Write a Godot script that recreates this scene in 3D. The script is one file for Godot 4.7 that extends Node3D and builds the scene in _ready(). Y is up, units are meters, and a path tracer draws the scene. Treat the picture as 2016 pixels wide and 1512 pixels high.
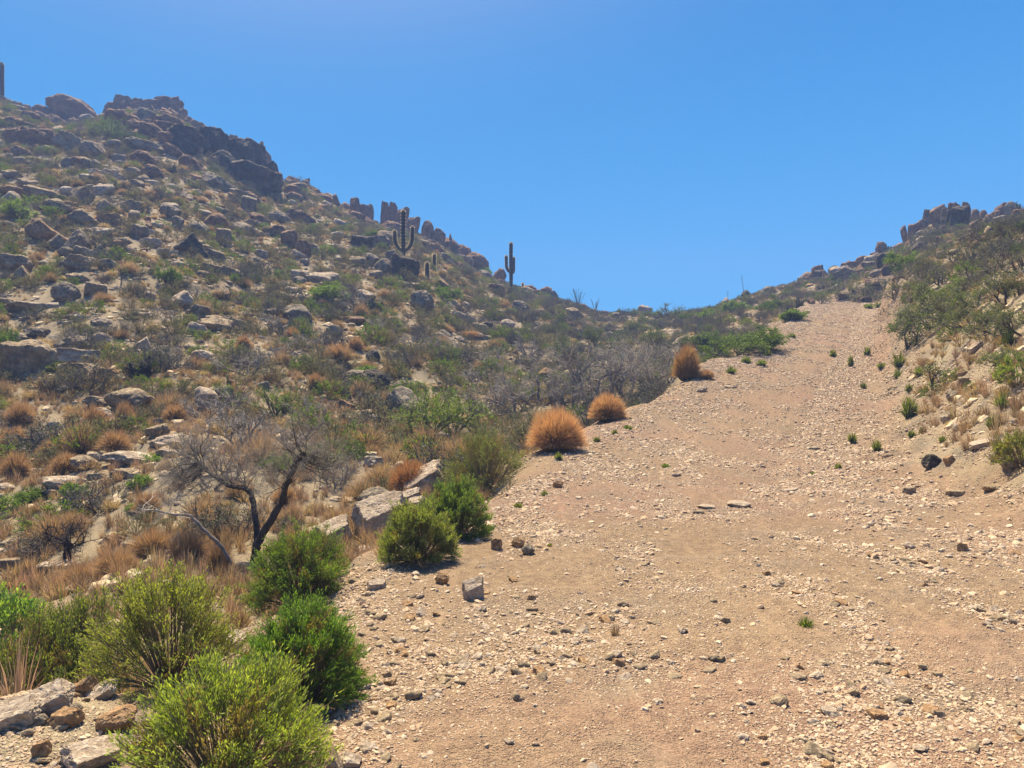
extends Node3D
# A rocky desert hillside with saguaros, a brushy wash and a steep gravel road. Units are metres, y is up, the eye stands at the origin looking towards -z.

const FOCAL := 1515.0          # focal length of the photograph in its own pixels
const CX := 1008.0
const CY := 756.0
const EYE := 1.6
const RING0 := 0.45
const RINGQ := 1.0165
const RINGS := 390
const COLS_FINE := 546
const FINE := 0.15
const COLS_WIDE := 93
var rng := RandomNumberGenerator.new()
var fbm := FastNoiseLite.new()
var fine := FastNoiseLite.new()
var patch := FastNoiseLite.new()
var heights := PackedFloat32Array()
var roadness := PackedFloat32Array()
var col_phi := PackedFloat32Array()
var rows := []                 # [phi in degrees, radii, heights, slopes]
var mats := {}
var rock_mesh := {}
var told := []                 # things that wait for a label
var marks := []                # landmarks: [name, px, py]
var used_labels := {}
var keep_clear := []           # [x, z, radius] of hand-placed things

# ---------------------------------------------------------------- small helpers
func rnd(a: float, b: float) -> float:
	return rng.randf_range(a, b)

func sstep(a: float, b: float, x: float) -> float:
	var t := clampf((x - a) / (b - a), 0.0, 1.0)
	return t * t * (3.0 - 2.0 * t)

func lut(pairs: Array, x: float) -> float:      # piecewise linear through [x0, y0, x1, y1, ...]
	if x <= pairs[0]: return pairs[1]
	for i in range(2, pairs.size(), 2):
		if x <= pairs[i]:
			return lerpf(pairs[i - 1], pairs[i + 1], (x - pairs[i - 2]) / (pairs[i] - pairs[i - 2]))
	return pairs[pairs.size() - 1]

func px_phi(px: float) -> float:
	return rad_to_deg(atan((px - CX) / FOCAL))

func to_px(p: Vector3) -> Vector2:
	if p.z > -0.3: return Vector2(-9999, -9999)
	return Vector2(CX + FOCAL * p.x / -p.z, CY - FOCAL * (p.y - EYE) / -p.z)

# ---------------------------------------------------------------- terrain
func add_row(phi: float, vals: Array, in_depth := true) -> void:
	var r := PackedFloat32Array()
	var h := PackedFloat32Array()
	var c := cos(deg_to_rad(phi)) if in_depth else 1.0
	for i in range(0, vals.size(), 2):
		r.append(vals[i] / c)
		h.append(vals[i + 1])
	var last := r.size() - 1                     # behind the crest the land falls away a little
	r.append(r[last] * 1.45); h.append(h[last] - 0.08 * r[last])
	r.append(900.0); h.append(h[last] - 0.12 * r[last])
	var n := r.size()
	var m := PackedFloat32Array()
	m.resize(n)
	for i in range(1, n - 1):
		var s0 := (h[i] - h[i - 1]) / (r[i] - r[i - 1])
		var s1 := (h[i + 1] - h[i]) / (r[i + 1] - r[i])
		m[i] = 0.0 if s0 * s1 <= 0.0 else 2.0 * s0 * s1 / (s0 + s1)
	rows.append([phi, r, h, m])

func row_at(row: Array, x: float) -> float:
	var r: PackedFloat32Array = row[1]
	var h: PackedFloat32Array = row[2]
	var m: PackedFloat32Array = row[3]
	if x <= r[0]: return h[0]
	for i in range(1, r.size()):
		if x <= r[i]:
			var w := r[i] - r[i - 1]
			var t := (x - r[i - 1]) / w
			var t2 := t * t
			var t3 := t2 * t
			return (2 * t3 - 3 * t2 + 1) * h[i - 1] + (t3 - 2 * t2 + t) * w * m[i - 1] + (-2 * t3 + 3 * t2) * h[i] + (t3 - t2) * w * m[i]
	return h[h.size() - 1]

func sky_y(px: float) -> float:                  # where the bare ground meets the sky, in the photograph
	return lut([-300, 170, 0, 194, 50, 212, 75, 226, 110, 244, 190, 232, 250, 216, 330, 222, 380, 252, 430, 280, 500, 318, 545, 356, 600, 360, 660, 398, 700, 420, 730, 436, 800, 456, 860, 476, 950, 536, 1010, 560, 1100, 588, 1190, 613, 1300, 616, 1400, 604, 1500, 567, 1600, 545, 1700, 518, 1780, 478, 1815, 452, 1850, 442, 1900, 434, 1950, 434, 2016, 416, 2400, 340], px)

func sky_d(px: float) -> float:
	return lut([-300, 110, 0, 112, 250, 115, 540, 105, 800, 107, 950, 103, 1100, 105, 1250, 95, 1400, 90, 1600, 92, 1800, 88, 2016, 78, 2400, 78], px)

func road_left(d: float) -> float:
	return lut([-60, -9, -6, -2.4, 0, -1.3, 3.2, -0.85, 5, -0.85, 8, -0.3, 12, 0.55, 16, 1.5, 20, 3.3, 25, 6.0, 35, 11.4, 45, 16.4, 56, 21.6, 62, 25.0, 80, 36], d)

func road_right(d: float) -> float:
	return lut([-60, -1, -6, 3.6, 0, 4.6, 5, 5.0, 12, 5.6, 16, 7.2, 20, 9.2, 25, 11.6, 35, 16.7, 45, 21.4, 56, 26.8, 62, 30.5, 80, 43], d)

func road_h(d: float) -> float:
	return lut([-60, -3.0, -8, -0.25, 0, 0, 9, 0.0, 12, 0.03, 16, 0.27, 20, 0.8, 25, 1.72, 35, 3.65, 45, 5.6, 56, 7.45, 60, 7.95, 66, 8.4, 80, 9.0], d)

func build_rows() -> void:
	add_row(-140.0, [0, 0, 5, -0.2, 30, -1, 120, -4], false)
	add_row(-90.0, [0, 0, 2.2, 0.0, 4, -0.6, 10, -1.0, 30, 4, 100, 33], false)
	add_row(px_phi(-300), [0, 0, 2.2, .05, 3.5, -.3, 6, -1.0, 10, -1.2, 14, -.9, 19, .3, 28, 3.2, 46, 11.5, 70, 23, 110, 44])
	add_row(px_phi(0), [0, 0, 2.4, .03, 3.6, .1, 4.4, -.35, 6, -1.1, 9, -1.3, 12, -1.15, 16, -.7, 20, .2, 28.6, 2.6, 46, 10.9, 70, 22.7, 112, 43.5])
	add_row(px_phi(250), [0, 0, 2.6, .03, 3.7, .06, 4.5, -.3, 6, -.8, 8, -.95, 11, -.8, 15, -.35, 20, .6, 30, 3.3, 46, 10.0, 70, 21.5, 115, 42.8])
	add_row(px_phi(540), [0, 0, 3, 0, 4.7, .05, 5.4, -.25, 7, -.7, 10, -.9, 13, -.7, 16, -.35, 20, .4, 30, 2.4, 45, 7, 60, 12.5, 80, 20.5, 105, 30])
	add_row(px_phi(800), [0, 0, 5, .02, 7.3, .05, 8.1, -.25, 10, -.6, 14, -.6, 18, -.2, 24, .6, 35, 2.7, 50, 7, 70, 14, 90, 20.0, 107, 24])
	add_row(px_phi(950), [0, 0, 6, .02, 9.3, .08, 10.4, -.3, 12.5, -.6, 16, -.45, 22, .05, 30, 1, 45, 3.6, 65, 9, 85, 14, 103, 17.5])
	add_row(px_phi(1100), [0, 0, 10, .03, 16, .3, 17.4, 0, 20, -.1, 28, .6, 40, 2, 60, 6, 80, 10, 105, 13.4])
	add_row(px_phi(1250), [0, 0, 14, .2, 20.5, .95, 22, .6, 26, .6, 32, 1.2, 45, 3, 65, 6, 95, 10.6])
	add_row(px_phi(1400), [0, 0, 16, .3, 25, 1.7, 29, 2.4, 31, 2.0, 36, 2.3, 45, 4, 60, 6.8, 90, 10.7])
	add_row(px_phi(1600), [0, 0, 20, .8, 35, 3.6, 56, 7.4, 65, 9, 92, 14.5])
	add_row(px_phi(1800), [0, 0, 8, .05, 14, .5, 17, 1.0, 20, 1.5, 26, 3.3, 35, 6.2, 48, 9.5, 62, 13, 88, 20])
	add_row(px_phi(2016), [0, 0, 6, .1, 9, .35, 11, .9, 14, 2, 18, 3.5, 30, 7, 50, 13, 78, 19.8])
	add_row(px_phi(2400), [0, 0, 4.5, .15, 7, 1, 12, 2.8, 30, 9, 78, 24])
	add_row(90.0, [0, 0, 3.5, .15, 8, 1.4, 30, 8, 100, 25], false)
	add_row(140.0, [0, 0, 5, 0, 30, 1, 120, 2], false)
	rows.append([220.0, rows[0][1], rows[0][2], rows[0][3]])

func build_heights() -> void:
	build_rows()
	for i in COLS_FINE: col_phi.append(-40.0 + i * FINE)
	for i in COLS_WIDE: col_phi.append(-40.0 + COLS_FINE * FINE + (360.0 - COLS_FINE * FINE) * i / COLS_WIDE)
	var nc := col_phi.size()
	heights.resize(nc * RINGS)
	roadness.resize(nc * RINGS)
	var seg := PackedInt32Array()
	var st := PackedFloat32Array()
	for p in col_phi:
		var q := p if p <= 220.0 else p - 360.0
		var k := 0
		while k < rows.size() - 2 and rows[k + 1][0] < q: k += 1
		if q < rows[0][0]:                       # wraps round the back
			q += 360.0
			k = rows.size() - 2
		seg.append(k)
		st.append(clampf((q - rows[k][0]) / (rows[k + 1][0] - rows[k][0]), 0, 1))
	var rh := PackedFloat32Array()
	rh.resize(rows.size())
	for j in RINGS:
		var r := RING0 * pow(RINGQ, j)
		for k in rows.size(): rh[k] = row_at(rows[k], r)
		for i in nc:
			var k := seg[i]
			var t := st[i]
			var a := rh[maxi(k - 1, 0)]
			var b := rh[k]
			var c := rh[k + 1]
			var e := rh[mini(k + 2, rows.size() - 1)]
			var h := b + 0.5 * t * (c - a + t * (2 * a - 5 * b + 4 * c - e + t * (3 * (b - c) + e - a)))
			h = clampf(h, minf(b, c) - 0.5, maxf(b, c) + 0.5)
			var ph := deg_to_rad(col_phi[i])
			var x := r * sin(ph)
			var z := -r * cos(ph)
			if i < COLS_FINE:                    # the skyline
				var px := CX + FOCAL * tan(ph)
				var ds := sky_d(px) / cos(ph)
				if r > ds * 0.5:
					var want := EYE + (CY - sky_y(px)) / FOCAL * sky_d(px)
					var got := 0.0
					var kk := seg[i]
					got = lerpf(row_at(rows[kk], ds), row_at(rows[kk + 1], ds), t)
					h += (want - got) * sstep(ds * 0.5, ds, r) * (1.0 - 0.6 * sstep(ds * 1.1, ds * 1.8, r))
					var top := EYE + (CY - sky_y(px)) / FOCAL * r * cos(ph) - 0.03 * maxf(0.0, ds - r)
					var kk2 := clampf(0.5 + 0.5 * (top - h) / 1.2, 0, 1)
					if r < ds * 1.5: h = lerpf(top, h, kk2) - 1.2 * kk2 * (1.0 - kk2)
			var d := -z
			var wob := patch.get_noise_2d(d * 3.0, 7.0) * 0.9 + patch.get_noise_2d(d * 11.0, 31.0) * 0.35
			var out := maxf(road_left(d) - x + wob, x - road_right(d) + wob * 0.7) * 0.88
			var far := sstep(57, 60.5, d)
			var m := (1.0 - sstep(-0.1, 1.3, out)) * (1.0 - far)
			h = lerpf(h, road_h(d), m)
			var wild := sstep(0.3, 2.6, out + far * 3.0)
			h += wild * (fbm.get_noise_2d(x, z) * 0.55 * sstep(2, 18, r) * (1.0 - 0.7 * sstep(75, 95, r)) + fine.get_noise_2d(x, z) * 0.10)
			if m > 0.02:                         # wheel ruts, wash lines and lumps of the gravel road
				var across := (x - road_left(d)) / (road_right(d) - road_left(d))
				var rut := exp(-pow((across - 0.72 - 0.03 * sin(d * 0.4)) / 0.035, 2.0)) + 0.5 * exp(-pow((across - 0.34 - 0.04 * sin(d * 0.27)) / 0.06, 2.0))
				h += m * (-0.05 * rut * sstep(5, 9, d) + fine.get_noise_2d(x * 1.7, z * 1.7) * 0.035 + fine.get_noise_2d(x * 7.0, z * 7.0) * 0.012)
			heights[i * RINGS + j] = h
			roadness[i * RINGS + j] = m

func grid_at(a: PackedFloat32Array, x: float, z: float) -> float:
	var r := maxf(sqrt(x * x + z * z), RING0 * 1.001)
	var ph := rad_to_deg(atan2(x, -z))
	if ph < -40.0: ph += 360.0
	var ci: float
	if ph < -40.0 + COLS_FINE * FINE: ci = (ph + 40.0) / FINE
	else: ci = COLS_FINE + (ph + 40.0 - COLS_FINE * FINE) / (360.0 - COLS_FINE * FINE) * COLS_WIDE
	var rj := minf(log(r / RING0) / log(RINGQ), RINGS - 1.001)
	var nc := col_phi.size()
	var i := int(ci)
	var j := int(rj)
	var u := ci - i
	var v := rj - j
	i = i % nc
	var i2 := (i + 1) % nc
	return lerpf(lerpf(a[i * RINGS + j], a[i * RINGS + j + 1], v), lerpf(a[i2 * RINGS + j], a[i2 * RINGS + j + 1], v), u)

func ht(x: float, z: float) -> float:
	return grid_at(heights, x, z)

func slope_n(x: float, z: float, e := 0.4) -> Vector3:
	return Vector3(ht(x - e, z) - ht(x + e, z), 2 * e, ht(x, z - e) - ht(x, z + e)).normalized()

func cast(px: float, py: float) -> Vector3:      # the point of the land that is seen there; past the crest, the nearest one to it
	var tx := (px - CX) / FOCAL
	var ty := (CY - py) / FOCAL
	var d := 1.6
	var best := 1e9
	var bestd := 100.0
	var prev := d
	while d < 150.0:
		var gap := EYE + ty * d - ht(tx * d, -d)
		if gap <= 0.0:
			var lo := prev
			var hi := d
			for i in 14:
				var mid := (lo + hi) * 0.5
				if EYE + ty * mid - ht(tx * mid, -mid) > 0.0: lo = mid
				else: hi = mid
			return Vector3(tx * hi, EYE + ty * hi, -hi)
		if gap < best and d > 20.0:
			best = gap
			bestd = d
		prev = d
		d *= 1.008
	return Vector3(tx * bestd, EYE + ty * bestd, -bestd)

func build_terrain() -> void:
	var nc := col_phi.size()
	var pos := PackedVector3Array()
	var col := PackedColorArray()
	pos.resize(nc * RINGS + 1)
	col.resize(nc * RINGS + 1)
	for i in nc:
		var ph := deg_to_rad(col_phi[i])
		for j in RINGS:
			var r := RING0 * pow(RINGQ, j)
			var x := r * sin(ph)
			var z := -r * cos(ph)
			var k := i * RINGS + j
			pos[k] = Vector3(x, heights[k], z)
			var n1 := patch.get_noise_2d(x * 0.5, z * 0.5)
			var n2 := patch.get_noise_2d(x * 2.3 + 90.0, z * 2.3)
			var n3 := patch.get_noise_2d(x * 9.0, z * 9.0 + 50.0)
			var dirt := Color(0.367, 0.268, 0.176).lerp(Color(0.380, 0.255, 0.184), clampf(n1 * 1.4 + 0.35, 0, 1))
			dirt *= 1.0 + 0.11 * patch.get_noise_2d(x * 0.9 + 33.0, z * 0.45)
			dirt = dirt.lerp(Color(0.322, 0.252, 0.184), clampf(n2 * 1.3, 0, 1)) * (1.0 + 0.10 * n3)
			var soil := Color(0.371, 0.292, 0.197).lerp(Color(0.413, 0.352, 0.243), clampf(n1 * 2 + 0.5, 0, 1))
			soil = soil.lerp(Color(0.233, 0.206, 0.161), clampf(n2 * 2.2 + 0.2, 0, 1) * 0.8) * (1.0 + 0.18 * n3)
			col[k] = soil.lerp(dirt, sstep(0.05, 0.6, roadness[k] + n3 * 0.15))
	pos[nc * RINGS] = Vector3(0, 0, 0)
	col[nc * RINGS] = col[0]
	var idx := {"dirt_road": PackedInt32Array(), "rocky_hillside": PackedInt32Array(), "road_bank": PackedInt32Array(), "wash": PackedInt32Array()}
	for i in nc:
		var i2 := (i + 1) % nc
		idx.dirt_road.append_array(PackedInt32Array([nc * RINGS, i * RINGS, i2 * RINGS]))
		for j in RINGS - 1:
			var a := i * RINGS + j
			var b := i2 * RINGS + j
			var p := pos[a]
			var which := "rocky_hillside"
			if roadness[a] > 0.45: which = "dirt_road"
			elif p.x > road_right(-p.z) and -p.z < 60 and p.length() < 75: which = "road_bank"
			elif p.length() < 22 and p.x < 8: which = "wash"
			idx[which].append_array(PackedInt32Array([a, a + 1, b, b, a + 1, b + 1]))
	var nor := PackedVector3Array()
	nor.resize(pos.size())
	for i in nc:
		var i0 := (i + nc - 1) % nc
		var i2 := (i + 1) % nc
		for j in RINGS:
			var u := pos[i2 * RINGS + j] - pos[i0 * RINGS + j]
			var v := pos[i * RINGS + mini(j + 1, RINGS - 1)] - pos[i * RINGS + maxi(j - 1, 0)]
			nor[i * RINGS + j] = u.cross(v).normalized()
	nor[nc * RINGS] = Vector3.UP
	for which in idx:
		var arr := []
		arr.resize(Mesh.ARRAY_MAX)
		var map := {}
		var p2 := PackedVector3Array()
		var n2 := PackedVector3Array()
		var c2 := PackedColorArray()
		var x2 := PackedInt32Array()
		var back := PackedInt32Array()
		back.resize(pos.size())
		back.fill(-1)
		for k in idx[which]:
			if back[k] < 0:
				back[k] = p2.size()
				p2.append(pos[k]); n2.append(nor[k] if nor[k].y > 0 else -nor[k]); c2.append(col[k])
			x2.append(back[k])
		arr[Mesh.ARRAY_VERTEX] = p2
		arr[Mesh.ARRAY_NORMAL] = n2
		arr[Mesh.ARRAY_COLOR] = c2
		arr[Mesh.ARRAY_INDEX] = x2
		var m := ArrayMesh.new()
		m.add_surface_from_arrays(Mesh.PRIMITIVE_TRIANGLES, arr)
		var o := MeshInstance3D.new()
		o.name = which
		o.mesh = m
		o.material_override = mats.ground
		o.set_meta("kind", "structure")
		add_child(o, true)

# ---------------------------------------------------------------- materials
func noise_image(kind: int, freq: float, octaves: int, size: int, sd: int) -> Image:
	var n := FastNoiseLite.new()
	n.seed = sd
	n.noise_type = kind
	n.frequency = freq
	n.fractal_octaves = octaves
	n.fractal_type = FastNoiseLite.FRACTAL_FBM if octaves > 1 else FastNoiseLite.FRACTAL_NONE
	if kind == FastNoiseLite.TYPE_CELLULAR:
		n.cellular_return_type = FastNoiseLite.RETURN_DISTANCE
		n.cellular_jitter = 1.0
	return n.get_seamless_image(size, size, false, false, 0.12)

func textures() -> Array:
	# [gravelly albedo, gravelly height, rock albedo, rock height], in shades round white
	var s := 512
	var cell := noise_image(FastNoiseLite.TYPE_CELLULAR, 0.055, 1, s, 3)
	var cell2 := noise_image(FastNoiseLite.TYPE_CELLULAR, 0.14, 1, s, 5)
	var f1 := noise_image(FastNoiseLite.TYPE_SIMPLEX_SMOOTH, 0.02, 5, s, 8)
	var f2 := noise_image(FastNoiseLite.TYPE_SIMPLEX_SMOOTH, 0.25, 2, s, 12)
	var ga := Image.create(s, s, false, Image.FORMAT_RGB8)
	var gh := Image.create(s, s, false, Image.FORMAT_RGB8)
	var ra := Image.create(s, s, false, Image.FORMAT_RGB8)
	var rh := Image.create(s, s, false, Image.FORMAT_RGB8)
	for y in s:
		for x in s:
			var c := cell.get_pixel(x, y).r
			var c2 := cell2.get_pixel(x, y).r
			var a := f1.get_pixel(x, y).r
			var b := f2.get_pixel(x, y).r
			var v := clampf(0.80 + (a - 0.5) * 0.20 + (b - 0.5) * 0.34 + (0.45 - c2) * 0.22, 0, 1)
			ga.set_pixel(x, y, Color(v, v * (0.985 + 0.03 * (a - 0.5)), v * (0.97 + 0.06 * (b - 0.5))))
			var h := clampf((1.0 - c) * 0.22 + (1.0 - c2) * 0.38 + b * 0.40, 0, 1)
			gh.set_pixel(x, y, Color(h, h, h))
			var w := clampf(0.80 + (a - 0.5) * 0.45 + (b - 0.5) * 0.35, 0, 1)
			ra.set_pixel(x, y, Color(w, w * (0.98 + 0.05 * (a - 0.5)), w * (0.97 + 0.07 * (a - 0.5))))
			var q := clampf(a * 0.75 + b * 0.25 - 0.25 * sstep(0.22, 0.02, absf(a - 0.5)), 0, 1)
			rh.set_pixel(x, y, Color(q, q, q))
	var out := []
	for im in [ga, gh, ra, rh]: out.append(ImageTexture.create_from_image(im))
	return out

func mat(rough: float, back := Color.BLACK, spec := 0.3) -> StandardMaterial3D:
	var m := StandardMaterial3D.new()
	m.vertex_color_use_as_albedo = true
	m.roughness = rough
	m.metallic_specular = spec
	if back != Color.BLACK:
		m.backlight_enabled = true
		m.backlight = back
	return m

func surface_mat(a: Texture2D, h: Texture2D, per_m: float, cm: float) -> StandardMaterial3D:
	var m := mat(0.92)
	m.albedo_texture = a
	m.heightmap_enabled = true
	m.heightmap_texture = h
	m.heightmap_scale = cm
	m.uv1_triplanar = true
	m.uv1_world_triplanar = true
	m.uv1_scale = Vector3.ONE * per_m
	return m

func build_materials() -> void:
	var t := textures()
	mats.ground = surface_mat(t[0], t[1], 0.9, 3.6)
	mats.rock = surface_mat(t[2], t[3], 0.45, 7.0)
	mats.stone = surface_mat(t[2], t[3], 2.2, 1.1)
	mats.pebble = mat(0.9)
	mats.leaf = mat(0.5, Color(0.9, 0.95, 0.45), 0.25)
	mats.dry = mat(0.8, Color(0.9, 0.82, 0.7), 0.2)
	mats.wood = mat(0.85, Color.BLACK, 0.2)
	mats.cactus = mat(0.65, Color.BLACK, 0.25)
	mats.spine = mat(0.6, Color(0.9, 0.85, 0.7), 0.3)

# ---------------------------------------------------------------- mesh building
class Soup:                                      # triangles with a colour each; flat shaded unless told otherwise
	var v := PackedVector3Array()
	var c := PackedColorArray()
	var n := PackedVector3Array()
	var x := PackedInt32Array()

	func tri(a: Vector3, b: Vector3, d: Vector3, col: Color, tip := Color(-1, 0, 0)) -> void:
		var k := v.size()
		v.append(a); v.append(b); v.append(d)
		c.append(col); c.append(col); c.append(col if tip.r < 0 else tip)
		x.append(k); x.append(k + 1); x.append(k + 2)

	func leaf(base: Vector3, dir: Vector3, side: Vector3, length: float, width: float, col: Color, tip := Color(-1, 0, 0)) -> void:
		var k := v.size()
		var mid := base + dir * (length * 0.55)
		var t := col if tip.r < 0 else tip
		v.append(base); v.append(mid + side * width * 0.5); v.append(base + dir * length); v.append(mid - side * width * 0.5)
		c.append(col); c.append(col.lerp(t, 0.5)); c.append(t); c.append(col.lerp(t, 0.5))
		for q in [0, 1, 2, 0, 2, 3]: x.append(k + q)

	func tube(pts: PackedVector3Array, r0: float, r1: float, sides: int, col: Color, tip: Color, smooth := false) -> void:
		var k := v.size()
		var m := pts.size()
		var up := Vector3(0.31, 0.2, 0.93)
		for i in m:
			var d := (pts[mini(i + 1, m - 1)] - pts[maxi(i - 1, 0)]).normalized()
			var a := d.cross(up)
			a = a.normalized() if a.length() > 0.05 else d.cross(Vector3.RIGHT).normalized()
			var b := d.cross(a)
			var t := float(i) / (m - 1)
			var r := lerpf(r0, r1, t)
			for s in sides:
				var an := TAU * s / sides
				var off := a * cos(an) + b * sin(an)
				v.append(pts[i] + off * r)
				c.append(col.lerp(tip, t))
				if smooth: n.append(off)
			if i > 0:
				for s in sides:
					var p := k + (i - 1) * sides + s
					var q := k + (i - 1) * sides + (s + 1) % sides
					x.append(p); x.append(q); x.append(p + sides)
					x.append(q); x.append(q + sides); x.append(p + sides)

	func mesh() -> ArrayMesh:
		var a := []
		a.resize(Mesh.ARRAY_MAX)
		a[Mesh.ARRAY_VERTEX] = v
		a[Mesh.ARRAY_COLOR] = c
		a[Mesh.ARRAY_INDEX] = x
		if n.size() == v.size(): a[Mesh.ARRAY_NORMAL] = n
		var m := ArrayMesh.new()
		m.add_surface_from_arrays(Mesh.PRIMITIVE_TRIANGLES, a)
		return m

var ico_cache := {}
func ico(sub: int) -> Array:                     # [points on the unit sphere, indices]
	if ico_cache.has(sub): return ico_cache[sub]
	var p := PackedVector3Array()
	var f := PackedInt32Array()
	if sub == 0:
		var g := (1.0 + sqrt(5.0)) / 2.0
		for s in [[-1, g, 0], [1, g, 0], [-1, -g, 0], [1, -g, 0], [0, -1, g], [0, 1, g], [0, -1, -g], [0, 1, -g], [g, 0, -1], [g, 0, 1], [-g, 0, -1], [-g, 0, 1]]:
			p.append(Vector3(s[0], s[1], s[2]).normalized())
		f = PackedInt32Array([0, 11, 5, 0, 5, 1, 0, 1, 7, 0, 7, 10, 0, 10, 11, 1, 5, 9, 5, 11, 4, 11, 10, 2, 10, 7, 6, 7, 1, 8, 3, 9, 4, 3, 4, 2, 3, 2, 6, 3, 6, 8, 3, 8, 9, 4, 9, 5, 2, 4, 11, 6, 2, 10, 8, 6, 7, 9, 8, 1])
	else:
		var low := ico(sub - 1)
		p = low[0].duplicate()
		var mids := {}
		var lf: PackedInt32Array = low[1]
		for i in range(0, lf.size(), 3):
			var m := PackedInt32Array()
			for e in 3:
				var a := lf[i + e]
				var b := lf[i + (e + 1) % 3]
				var key := mini(a, b) * 100000 + maxi(a, b)
				if not mids.has(key):
					mids[key] = p.size()
					p.append((p[a] + p[b]).normalized())
				m.append(mids[key])
			f.append_array(PackedInt32Array([lf[i], m[0], m[2], lf[i + 1], m[1], m[0], lf[i + 2], m[2], m[1], m[0], m[1], m[2]]))
	ico_cache[sub] = [p, f]
	return ico_cache[sub]

const TONES := [
	[Color(0.400, 0.316, 0.208), Color(0.276, 0.223, 0.159), Color(0.477, 0.398, 0.274)],     # tan
	[Color(0.324, 0.200, 0.122), Color(0.196, 0.132, 0.095), Color(0.400, 0.272, 0.163)],  # reddish brown
	[Color(0.102, 0.090, 0.076), Color(0.068, 0.064, 0.057), Color(0.187, 0.161, 0.125)], # dark, varnished
	[Color(0.519, 0.440, 0.340), Color(0.403, 0.323, 0.243), Color(0.583, 0.503, 0.400)],    # pale
	[Color(0.442, 0.286, 0.152), Color(0.307, 0.204, 0.122), Color(0.477, 0.340, 0.198)],  # orange
	[Color(0.323, 0.279, 0.209), Color(0.206, 0.182, 0.144), Color(0.430, 0.377, 0.284)], # grey
]

func rock(sd: int, sub: int, shape: int, tone: int, flat := false) -> ArrayMesh:
	# shape 0 rounded, 1 blocky, 2 slab, 3 wedge; fills the box from -0.5 to 0.5
	var g := RandomNumberGenerator.new()
	g.seed = sd
	var s: Array = ico(sub)
	var n := FastNoiseLite.new()
	n.seed = sd
	n.frequency = 0.9
	n.fractal_octaves = 4
	var planes := []
	var count: int = [10, 12, 11, 8, 5][shape]
	for i in count:
		var nrm := Vector3(g.randf_range(-1, 1), g.randf_range(-1, 1), g.randf_range(-1, 1)).normalized()
		planes.append([nrm, g.randf_range(0.62, 0.95) if shape != 0 else g.randf_range(0.70, 0.98)])
	if shape == 1:
		var b := Basis.from_euler(Vector3(g.randf_range(-.25, .25), g.randf() * TAU, g.randf_range(-.25, .25)))
		for e in [b.x, -b.x, b.y, -b.y, b.z, -b.z]: planes.append([e, g.randf_range(0.5, 0.68)])
	if shape == 2: planes.append_array([[Vector3(0.1, 1, 0.05).normalized(), 0.5], [Vector3(0, -1, 0), 0.5]])
	if shape == 3: planes.append_array([[Vector3(0.75, 0.65, 0.1).normalized(), 0.42], [Vector3(-0.8, 0.35, 0.1).normalized(), 0.6], [Vector3(0.1, 0.2, 0.97).normalized(), 0.55]])
	if shape == 4: planes.append_array([[Vector3(g.randf_range(-.25, .15), 0.86, 0.46).normalized(), 0.40], [Vector3(g.randf_range(-.4, .4), -0.15, 1).normalized(), 0.62], [Vector3(-1, 0.1, 0.2).normalized(), 0.7], [Vector3(1, 0.1, 0.3).normalized(), 0.7]])      # a broken block whose flat top leans to the open side
	var soft: float = [0.04, 0.015, 0.02, 0.015, 0.015][shape] if not flat else 0.012
	var p := PackedVector3Array()
	var lo := Vector3.ONE * 9
	var hi := -lo
	for q in s[0]:
		var r := 1.05
		for pl in planes:
			var dt: float = pl[0].dot(q)
			if dt > 0.05:
				var lim: float = pl[1] / dt
				var hh := clampf(0.5 + 0.5 * (lim - r) / soft, 0, 1)
				r = lerpf(lim, r, hh) - soft * hh * (1 - hh)
		var w := n.get_noise_3dv(q * 1.3)
		var crack := sstep(0.07, 0.0, absf(n.get_noise_3dv(q * 1.1 + Vector3(7, 3, 1))))
		r *= 1.0 + (w * 0.16 + n.get_noise_3dv(q * 4.5) * 0.06 - crack * 0.06) * (0.8 if flat else 1.0)
		var v: Vector3 = q * r
		p.append(v)
		lo = lo.min(v)
		hi = hi.max(v)
	var so := Soup.new()
	var mid := (lo + hi) * 0.5
	var size := hi - lo
	var t: Array = TONES[tone]
	for i in p.size(): p[i] = (p[i] - mid) / size
	if flat:
		var f: PackedInt32Array = s[1]
		for i in range(0, f.size(), 3):
			var c := (p[f[i]] + p[f[i + 1]] + p[f[i + 2]]) / 3.0
			var w := n.get_noise_3dv(c * 3.0)
			var col: Color = t[0].lerp(t[1] if w < 0 else t[2], clampf(absf(w) * 2.2, 0, 1))
			so.tri(p[f[i]], p[f[i + 2]], p[f[i + 1]], col)
		return so.mesh()
	var nor := PackedVector3Array()
	nor.resize(p.size())
	var ff: PackedInt32Array = s[1]
	for i in range(0, ff.size(), 3):
		var cr := (p[ff[i + 1]] - p[ff[i]]).cross(p[ff[i + 2]] - p[ff[i]])
		for e in 3: nor[ff[i + e]] += cr
	for i in p.size():
		var w := n.get_noise_3dv(p[i] * 3.2 + Vector3(1, 2, 3))
		var w2 := n.get_noise_3dv(p[i] * 9.0 + Vector3(5, 1, 3))
		var col: Color = t[0].lerp(t[1] if w < 0 else t[2], clampf(absf(w) * 2.6, 0, 1))
		if tone != 3: col = col.lerp(TONES[5][1], clampf(w2 * 2.2 - 0.25, 0, 0.7))       # lichen and desert varnish
		so.c.append(col)
		var nn := nor[i].normalized()
		so.n.append(nn if nn.dot(p[i]) > 0 else -nn)
	so.v = p
	for i in range(0, ff.size(), 3):
		for e in [0, 2, 1]: so.x.append(ff[i + e])
	return so.mesh()

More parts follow.
